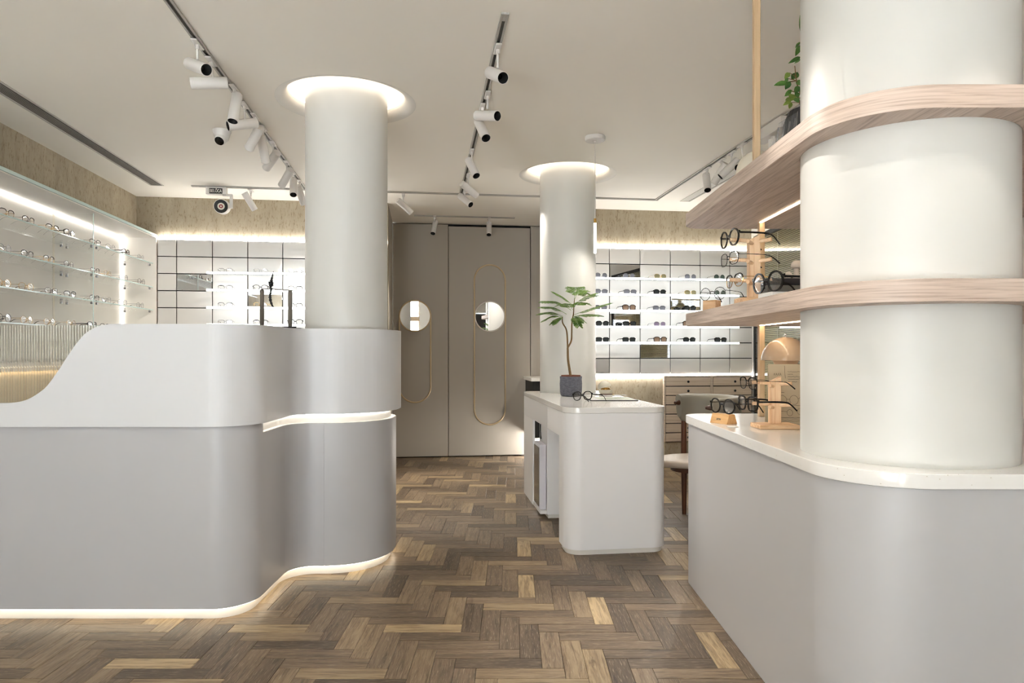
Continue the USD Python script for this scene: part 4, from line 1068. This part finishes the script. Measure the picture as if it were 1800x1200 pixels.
for k in range(4):                                     # the heading is too small to read in the photo: four upright strokes with ties
    line((-.062 + .009 * k, CH - .049), (-.060 + .009 * k, CH - .039), (-.056 + .009 * k, CH - .049), w=.0008)
line((-.012, .20), (-.012, .255))
for r in range(5):
    line(*[(.0 + .008 * c, .185 + .011 * r + rng.uniform(-.0015, .0015)) for c in range(rng.randint(4, 8))])
line(*[(-.07 + .004 * k, .170 + .002 * (k % 2)) for k in range(12)], w=.0006)
for cxx, czz, rr in ((-.03, .105, .019), (.022, .105, .019), (-.055, .055, .012), (.0, .05, .013), (.045, .055, .012)):
    ink.append(tube([(cxx + rr * math.cos(a), 0, czz + rr * 1.05 * math.sin(a)) for a in np.linspace(0, 2 * PI, 24, endpoint=False)], .0007, 4, True))
line((-.011, .108), (.003, .108)); line((-.049, .11), (-.074, .13), (-.078, .12)); line((.041, .11), (.07, .128), (.076, .118))
line((-.07, .14), (-.02, .138)); line((-.043, .057), (-.013, .055)); line((-.04, .085), (.06, .080)); line((-.075, .03), (.07, .028))
for r in range(3):
    line(*[(-.072 + .012 * c, .012 + .007 * r + rng.uniform(-.002, .002)) for c in range(12)], w=.0005)
part(cd, 'drawing', xf(cat(*ink), rotx(-.12), (0, -.0355, .0002)), 'ink', False, label='line drawing of eyeglass frames and lettering')
cs = top('coaster', lathe([(0, 0), (.024, 0), (.0245, .001), (.024, .002), (0, .002)], 28), 'paper', 'small round white disc lying on the stone counter', 'coaster', loc=(at(1288, 750, 2.87)[0], 2.87, .8353))
# upper shelf: white dome lamp, acrylic block, potted plant
dl = thing('dome_lamp', 'small white dome lamp on the far part of the upper oak shelf', 'lamp', (.985, 2.76, 1.8383))
part(dl, 'shade', lathe([(.078, .022), (.080, .024)] + [(.080 * math.cos(x), .030 + .090 * math.sin(x)) for x in np.linspace(0, PI / 2, 14)[:-1]] + [(0, .120)], 40), 'cream', 60)
part(dl, 'base', lathe([(0, 0), (.045, 0), (.046, .004), (.020, .010), (.016, .0215), (0, .0215)], 30), 'cream', 40)
part(dl, 'rivet', xf(lathe([(.003, 0), (.003, .002), (0, .003)], 10), rotx(PI / 2), (-.055, -.058, .036)), 'silver', 40)
ab = thing('acrylic_block', 'slanted clear acrylic block with silvery streaks on the upper oak shelf', 'display block', (.912, 2.325, 1.8383), math.radians(-4))
part(ab, 'block', ext(Polygon([(-.035, -.014), (.045, -.014), (.045, .014), (-.035, .014)]), 0, .004), 'acrylic', False)
wv = xf(ext(Polygon([(-.034, .0042), (.045, .0042), (.056, .125), (-.008, .085)]), -.006, .006), rotx(PI / 2))
part(ab, 'slanted_panel', wv, 'acrylic', False)
part(ab, 'streaks', cat(*[xf(bx(-.003, .003, -.0008, .0008, .02, .074 + .010 * k, .0004), roty(.15), (-.017 + .017 * k, 0, 0)) for k in range(4)]), 'silver', False)
pp_ = thing('potted_plant', 'leafy green plant in ribbed black pot on the upper oak shelf', 'plant', (1.052, 2.46, 1.8383))
a_ = np.linspace(0, 2 * PI, 96, endpoint=False); rib = 1 + .022 * np.sign(np.sin(a_ * 24)) * np.abs(np.sin(a_ * 24)) ** .5
rp = [(0, 0), (.050, 0), (.058, .03), (.070, .09), (.068, .14), (.055, .174), (.050, .178), (.044, .170), (.044, .15), (0, .15)]
v, f = lathe(rp, 96); v = v.reshape(len(rp), 96, 3); v[1:6, :, :2] *= rib[None, :, None]
part(pp_, 'pot', (v.reshape(-1, 3), f), 'pot_black', 30)
part(pp_, 'soil', lathe([(0, .158), (.043, .156)], 30), 'soil', 30)


def leaf(base, tip, w, up=(0, 0, 1.0), fold=.25, sag=.0, n=7):
    base, tip = np.array(base, float), np.array(tip, float); d = tip - base; L = np.linalg.norm(d); d = d / L
    s = np.cross(d, up); s /= np.linalg.norm(s) + 1e-9; nrm = np.cross(s, d)
    V = []
    for q in np.linspace(0, 1, n):
        ww = w * math.sin(PI * min(1, q ** .75 * .97 + .03)) ** .9 if q < 1 else 0.0
        c = base + d * L * q + np.array([0, 0, -sag * L * q * q])
        V += [c - s * ww + nrm * ww * fold, c, c + s * ww + nrm * ww * fold]
    F_ = []
    for i in range(n - 1):
        for j in (0, 1):
            A = i * 3 + j; F_ += [[A, A + 1, A + 4], [A, A + 4, A + 3]]
    return np.array(V), np.array(F_)


PB = np.array([1.052, 2.46, 1.8383])
stems = [bez((0, 0, .157), (-.012, -.01, .21), (-.035, -.015, .27), (-.045, -.02, .33), n=8), bez((0, 0, .157), (.012, 0, .24), (.004, .01, .36), (.012, .012, .48), n=8), bez((.004, 0, .157), (-.012, .015, .21), (-.02, .02, .25), n=8), bez((.005, .0, .157), (.03, .0, .27), (.06, .01, .37), n=8)]
part(pp_, 'stem', cat(*[tube(s, np.linspace(.0035, .0015, len(s)), 6) for s in stems]), 'bark', 40)
lf = [((1384, 145), (1360, 149.5), .011, 0), ((1388, 128), (1379, 138), .009, 1), ((1386, 138), (1379, 143), .008, 0), ((1394, 139), (1402, 126), .013, 0), ((1389, 143), (1380, 157), .010, 0), ((1400, 142), (1409, 150), .012, 0), ((1394, 140), (1392, 130), .006, 0),
      ((1390, 160), (1379, 169), .008, 0), ((1386, 158), (1390, 164), .008, 0), ((1391, 176), (1376, 185), .008, 1), ((1390, 173), (1380, 176), .007, 1), ((1391, 180), (1387, 191), .007, 1), ((1397, 168), (1406, 164), .010, 0), ((1394, 166), (1390, 177), .014, 1), ((1398, 172), (1404, 180), .009, 0),
      ((1406, 152), (1396, 162), .011, 0), ((1407, 100), (1385, 111), .007, 0), ((1408, 104), (1396, 111), .006, 0), ((1407, 80), (1398, 98), .009, 0), ((1406, 74), (1398, 84), .005, 0), ((1410, 60), (1406, 25), .008, 0), ((1412, 90), (1425, 80), .012, 0), ((1414, 120), (1430, 112), .013, 0), ((1412, 150), (1428, 158), .013, 0), ((1415, 60), (1428, 45), .012, 0)]
for (b0, t0, w, light) in lf:
    dd = 2.46 + rng.uniform(-.03, .03); B, T = at(*b0, dd) - PB, at(*t0, dd + rng.uniform(-.025, .025)) - PB
    part(pp_, 'leaf', leaf(B, T, w * 1.05, up=(rng.uniform(-.4, .4), -1.0, rng.uniform(-.1, .6)), fold=.2, sag=.03), 'bush_leaf_light' if light else 'bush_leaf', True)
    part(pp_, 'twig', tube([stems[1][min(len(stems[1]) - 1, int(max(0, (B[2] - .16) / .33) * (len(stems[1]) - 1)))] if b0[0] > 1398 or b0[1] < 120 else stems[0][min(len(stems[0]) - 1, int(max(0, (B[2] - .157) / .175) * (len(stems[0]) - 1)))], B], .0011, 5), 'bark', False)

# ------------------------------------------------------------------ on the desk
FP = np.array([at(1003.5, 696, 4.87)[0], 4.87, .8353])
fn = thing('potted_fern_tree', 'small feathery tree in a grey cloth pot on the desk', 'plant', FP)
part(fn, 'pot', lathe([(0, 0), (.062, 0), (.072, .006), (.078, .03), (.0795, .09), (.077, .120), (.079, .138), (.076, .140), (.072, .132), (.070, .11), (0, .11)], 44), 'fabric_pot', 50)
part(fn, 'inner_pot', lathe([(.069, .112), (.070, .146), (.067, .149), (.064, .146), (.062, .136), (0, .136)], 36), 'soil', 40)


def fpt(u, v, dy=0.0):
    return at(u, v, 4.87 + dy) - FP


trk = bez(fpt(1003, 661), fpt(1000.5, 645), fpt(998.5, 630), fpt(998, 611), n=10)
tl_ = bez(fpt(998, 611), fpt(997, 590, -.01), fpt(995, 578, -.02), fpt(989, 567, -.03), fpt(988.5, 557, -.03), n=8); tr_ = bez(fpt(998, 611), fpt(1004, 599, .01), fpt(1005, 585, .02), fpt(1005.5, 566, .02), fpt(1008, 552, .02), n=8)
tt_ = bez(fpt(1008, 552, .02), fpt(1009, 535, .02), fpt(1010, 524, .01), n=6)
part(fn, 'trunk', tube(trk, np.linspace(.0095, .0075, len(trk)), 9), 'bark', 50)
part(fn, 'branch', tube(tl_, np.linspace(.0062, .0040, len(tl_)), 8), 'bark', 50); part(fn, 'branch', tube(tr_, np.linspace(.0066, .0042, len(tr_)), 8), 'bark', 50); part(fn, 'branch', tube(tt_, np.linspace(.004, .0022, len(tt_)), 7), 'bark', 50)


def frond(b, t, arch, npin, plen, tilt=0.0):
    """A twice feathered leaf: a curved rib, side ribs along it and small leaflets on those."""
    b, t = np.array(b), np.array(t); d = t - b; L = np.linalg.norm(d)
    mid = (b + t) / 2 + [0, 0, arch * L]; q = bez(b, mid, t, n=12); V = [tube(q, np.linspace(.0014, .0006, len(q)), 4)]
    side0 = np.cross(d / L, [0, 0, 1.0]); side0 /= np.linalg.norm(side0) + 1e-9
    side0 = side0 * math.cos(tilt) + np.array([0, 0, 1.0]) * math.sin(tilt)
    lv, lf_, n0 = [], [], 0
    for i in range(npin):
        s = .22 + .78 * i / (npin - 1); c = q[int(s * (len(q) - 1))]; tn = q[min(len(q) - 1, int(s * (len(q) - 1)) + 1)] - q[max(0, int(s * (len(q) - 1)) - 1)]; tn /= np.linalg.norm(tn)
        for sg in (-1, 1):
            pl = plen * (.55 + .45 * math.sin(PI * min(1, .2 + s * .72))) * rng.uniform(.9, 1.1)
            pd_ = side0 * sg * .80 + tn * .60 + np.array([0, 0, -.14]); pd_ /= np.linalg.norm(pd_)
            e = c + pd_ * pl + [0, 0, -.10 * pl]; V.append(tube([c, (c + e) / 2 + [0, 0, .04 * pl], e], .0005, 3))
            nl = 10
            up = np.cross(pd_, tn); up /= np.linalg.norm(up) + 1e-9; sd = np.cross(up, pd_)
            for j in range(nl):
                cc = c + (e - c) * (.12 + .88 * j / (nl - 1))
                for s2 in (-1, 1):
                    ld = sd * s2 * .85 + pd_ * .5; ld /= np.linalg.norm(ld); ll = .0125 * (1 - .35 * abs(j / nl - .45)) * rng.uniform(.9, 1.15); ww = .0030
                    wv_ = np.cross(ld, up) * ww; u2 = up * rng.uniform(-.0015, .0015)
                    lv += [cc, cc + ld * ll * .45 + wv_ + u2, cc + ld * ll, cc + ld * ll * .45 - wv_ + u2]; lf_ += [[n0, n0 + 1, n0 + 2], [n0, n0 + 2, n0 + 3]]; n0 += 4
    p = part(fn, 'frond', (np.array(lv), np.array(lf_)), 'fern_leaf', False)
    part(p, 'rib', cat(*V), 'fern_leaf', False)


for b, t, dyb, dyt, ar, npn, pl in (((1009, 535), (1048, 515), .0, -.06, .08, 9, .055), ((1007, 554), (1069, 533), .02, .04, .02, 10, .050), ((1007, 556), (1053, 553), .0, -.12, .04, 9, .05), ((1010, 526), (1013, 509), .01, -.14, .3, 8, .06), ((1010, 526), (1030, 516), .0, .12, .25, 8, .05),
                                   ((1006, 536), (975, 514), .0, .02, .06, 8, .045), ((1004, 545), (955, 529), -.02, -.02, .12, 10, .05), ((996, 552), (952, 539), -.03, .06, .10, 9, .045), ((990, 556), (950, 550), -.03, -.08, .10, 9, .048), ((989, 557), (956, 562), -.03, -.03, .14, 8, .042),
                                   ((989, 557), (972, 567), -.03, -.09, .10, 7, .035), ((1007, 556), (1017, 571), .02, -.06, .10, 6, .035), ((1007, 555), (1024, 563), .02, .05, .12, 7, .04), ((1008, 545), (985, 535), .0, -.13, .15, 8, .05), ((1008, 540), (1030, 533), .0, -.12, .15, 8, .05)):
    frond(fpt(*b, dyb), fpt(*t, dyt), ar, npn + 4, pl * 1.25)
# clipboard with sheets, pen, open spectacle case, eyeglasses
cbd = thing('clipboard', 'thin dark clipboard with white sheets on the desk', 'clipboard', at(1075, 700, 4.55) * [1, 1, 0] + [0, 0, .8353], math.radians(2))
part(cbd, 'board', bx(-.165, .145, -.16, .16, 0, .004, .001), 'black', False)
part(cbd, 'sheet', bx(-.155, .135, -.150, .155, .0042, .0050, .0002), 'paper', False)
part(cbd, 'sheet', xf(bx(-.10, .12, -.13, .10, .0052, .0056, .0001), rotz(.05)), 'print_green', False, label='pale green printed sheet')
lns = []
for r in range(7):
    lns.append(bx(-.07, .08 - .02 * (r % 3), .06 - r * .025, .064 - r * .025, .0057, .0059, .00005))
part(cbd, 'printed_lines', cat(*[xf(l, rotz(.05)) for l in lns]), 'shelf_edge', False)
pn = at(1069, 694.3, 5.00)
pen = thing('pen', 'slim dark red pen lying on the desk before the spectacle case', 'pen', (pn[0], 4.985, .8400), math.radians(4))
part(pen, 'barrel', xf(lathe([(0, -.045), (.0035, -.044), (.004, -.03), (.004, .03), (0, .031)], 12), roty(PI / 2)), 'walnut_dark', 40)
part(pen, 'tip', xf(lathe([(.0035, .0312), (.0012, .044), (0, .045)], 12), roty(PI / 2)), 'gold', 40)
part(pen, 'cap', xf(lathe([(0, -.070), (.0038, -.069), (.0043, -.0455), (0, -.0455)], 12), roty(PI / 2)), 'walnut_dark', 40)
sh2 = top('paper_sheet', bx(-.13, .10, -.05, .045, 0, .0012, .0003), 'paper', 'loose white sheet under the pen on the desk', 'paper', loc=(pn[0] + .03, 4.98, .8353), rz=.03)
ec = at(1061, 693, 5.13)
egg = thing('spectacle_case', 'rounded cream spectacle case standing ajar on the desk by the column', 'spectacle case', (ec[0] + .01, 5.10, .8353), math.radians(-8))
part(egg, 'lower_shell', lathe([(0, 0), (.036, 0), (.047, .006), (.052, .026), (.050, .034), (.046, .034), (.044, .02), (0, .016)], 36), 'cream', 50)
hs = [(.050 * math.cos(x), .046 * math.sin(x)) for x in np.linspace(0, PI / 2, 12)]
part(egg, 'upper_shell', xf(lathe([(.045, 0)] + hs[:-1] + [(0, .046)], 36), roty(-.27), (-.006, 0, .051)), 'cream', 50)
part(egg, 'contents', cat(xf(lathe([(0, .018), (.036, .018), (.036, .040), (0, .041)], 20), None, (0, 0, 0)), tube([(.030 * math.cos(a), .030 * math.sin(a), .043) for a in np.linspace(0, 2 * PI, 20, endpoint=False)], .004, 6, True)), 'gold', 50, label='golden contents of the case')
gp_ = at(1021, 707, 4.33)
glasses('black_panto', (at(1024, 706, 4.40)[0], 4.42, .8357), math.radians(-150), 'black rounded acetate eyeglasses lying before the clipboard on the desk', scale=1.15)

# ------------------------------------------------------------------ chair
CHX, CHY = 1.285, 4.64
ch = thing('upholstered_chair', 'walnut chair with curved olive leather back and pale round seat', 'chair', (CHX, CHY, 0), math.radians(-77))
seat = [(0, .385), (.20, .385), (.234, .392), (.246, .408), (.244, .424), (.228, .436), (.15, .442), (0, .444)]
v, f = lathe(seat, 48); v = v * [.84, 1.20, 1] - [0, .035, 0]
part(ch, 'seat', (v, f), 'leather_seat', 60, label='pale round leather seat')
fr_ = lathe([(.15, .352), (.205, .352), (.205, .384), (.15, .384), (.15, .352)], 40)
part(ch, 'seat_frame', (fr_[0] * [.86, 1.04, 1], fr_[1]), 'walnut_dark', 30)
for x, y, z in ((-.236, -.012, .775), (.236, -.012, .775), (-.165, .180, .74), (.165, .180, .74)):
    pth = np.array([(x * .97, y, 0), (x * .985, y, .35), (x, y, z)])
    part(ch, 'leg', tube(pth, [.0145, .0215, .0165], 14), 'walnut', 50)
arc = np.radians(np.linspace(-24, 204, 34)); rb = .235
rail = [(rb * math.cos(x), rb * math.sin(x) * .95, .790) for x in arc]
part(ch, 'rail', tube(rail, np.concatenate([[.010, .017], np.full(30, .020), [.017, .010]]), 12), 'walnut_dark', 50, label='walnut rail through the leather back')
arcu = np.radians(np.linspace(-14, 194, 52)); rg_ = []
secn = [(.032, .0), (.037, .035), (.030, .058), (.010, .068), (-.018, .060), (-.030, .035), (-.032, 0), (-.031, -.07), (-.024, -.135), (-.002, -.152), (.018, -.125), (.028, -.06)]
for i, x in enumerate(arcu):
    q = abs(2 * (i + .5) / len(arcu) - 1)
    e = 1.0 if q < .72 else math.sqrt(max(0, 1 - ((q - .72) / .28) ** 2)) * .55 + .45
    c = np.array([math.cos(x), math.sin(x) * .95])
    for a, h in secn:
        rg_.append([*(c * (rb + a)), .785 + h * (e if h < 0 else .8 + .2 * e)])
m_, n_ = len(arcu), len(secn); i, j = np.meshgrid(np.arange(m_ - 1), np.arange(n_), indexing='ij')
fb = tri(np.stack([i * n_ + j, i * n_ + (j + 1) % n_, (i + 1) * n_ + (j + 1) % n_, (i + 1) * n_ + j], -1).reshape(-1, 4))
caps = [[0, k, k + 1] for k in range(1, n_ - 1)] + [[(m_ - 1) * n_, (m_ - 1) * n_ + k + 1, (m_ - 1) * n_ + k] for k in range(1, n_ - 1)]
part(ch, 'backrest', (np.array(rg_), np.vstack([fb, caps])), 'leather', 60, label='olive leather wrap around backrest')

# ------------------------------------------------------------------ inside the reception counter
ZLE = 1.262
fx = at(485, 560, 3.76)
fs = thing('frame_sculpture', 'dark bronze frame stand with hanging black figure behind the counter', 'ornament', (fx[0], 3.76, ZLE + .0004))
zt2, xl, xr = H + (618 - 509) / F * 3.76 - ZLE, (460.5 - 485) / F * 3.76, (510 - 485) / F * 3.76
part(fs, 'foot', bx(xl - .02, xr + .02, -.04, .04, 0, .012), 'bronze', False)
for x, zz_ in ((xl, zt2), (xr, zt2 - .005)):
    part(fs, 'upright', bx(x - .011, x + .011, -.005, .005, .0122, zz_, .003), 'bronze', False)
part(fs, 'top_bar', tube(bez((xl - .004, 0, zt2 + .002), ((xl + xr) / 2 - .02, 0, zt2 + .003), (xr + .012, 0, zt2 - .005), n=8), .0026, 8), 'bronze', 40)
fg = bez(*[((u - 485) / F * 3.76, -.004, H + (618 - v) / F * 3.76 - ZLE) for u, v in ((481, 477), (479, 486), (477.5, 494), (478, 500), (475.5, 504), (477, 508), (476, 515), (475, 520), (476, 528), (479, 537), (482.5, 540))], n=5)
wd = np.interp(np.linspace(0, 1, len(fg)), [0, .12, .25, .36, .42, .5, .56, .66, .78, .9, 1], [.0012, .0045, .009, .009, .004, .008, .0035, .007, .0075, .005, .001])
wd = wd * (1 + .25 * np.sin(np.arange(len(fg)) * 2.1))
part(fs, 'figure', tube(fg, wd, 9), 'sculpture_black', 60)
part(fs, 'figure_arm', cat(tube([fg[12], fg[12] + [-.012, 0, .001], fg[14] + [-.013, 0, -.006]], [.004, .006, .003], 7), tube([fg[24], fg[24] + [-.008, 0, .006]], [.004, .003], 7)), 'sculpture_black', 60)
ty = top('pen_tray', cat(bx(-.05, .05, -.03, .03, 0, .012, .003), bx(-.046, .02, -.02, -.012, .0122, .020, .002)), 'black', 'flat black tray on the counter ledge beside the frame stand', 'tray', loc=(at(520, 574, 3.64)[0], 3.60, ZLE + .0004))
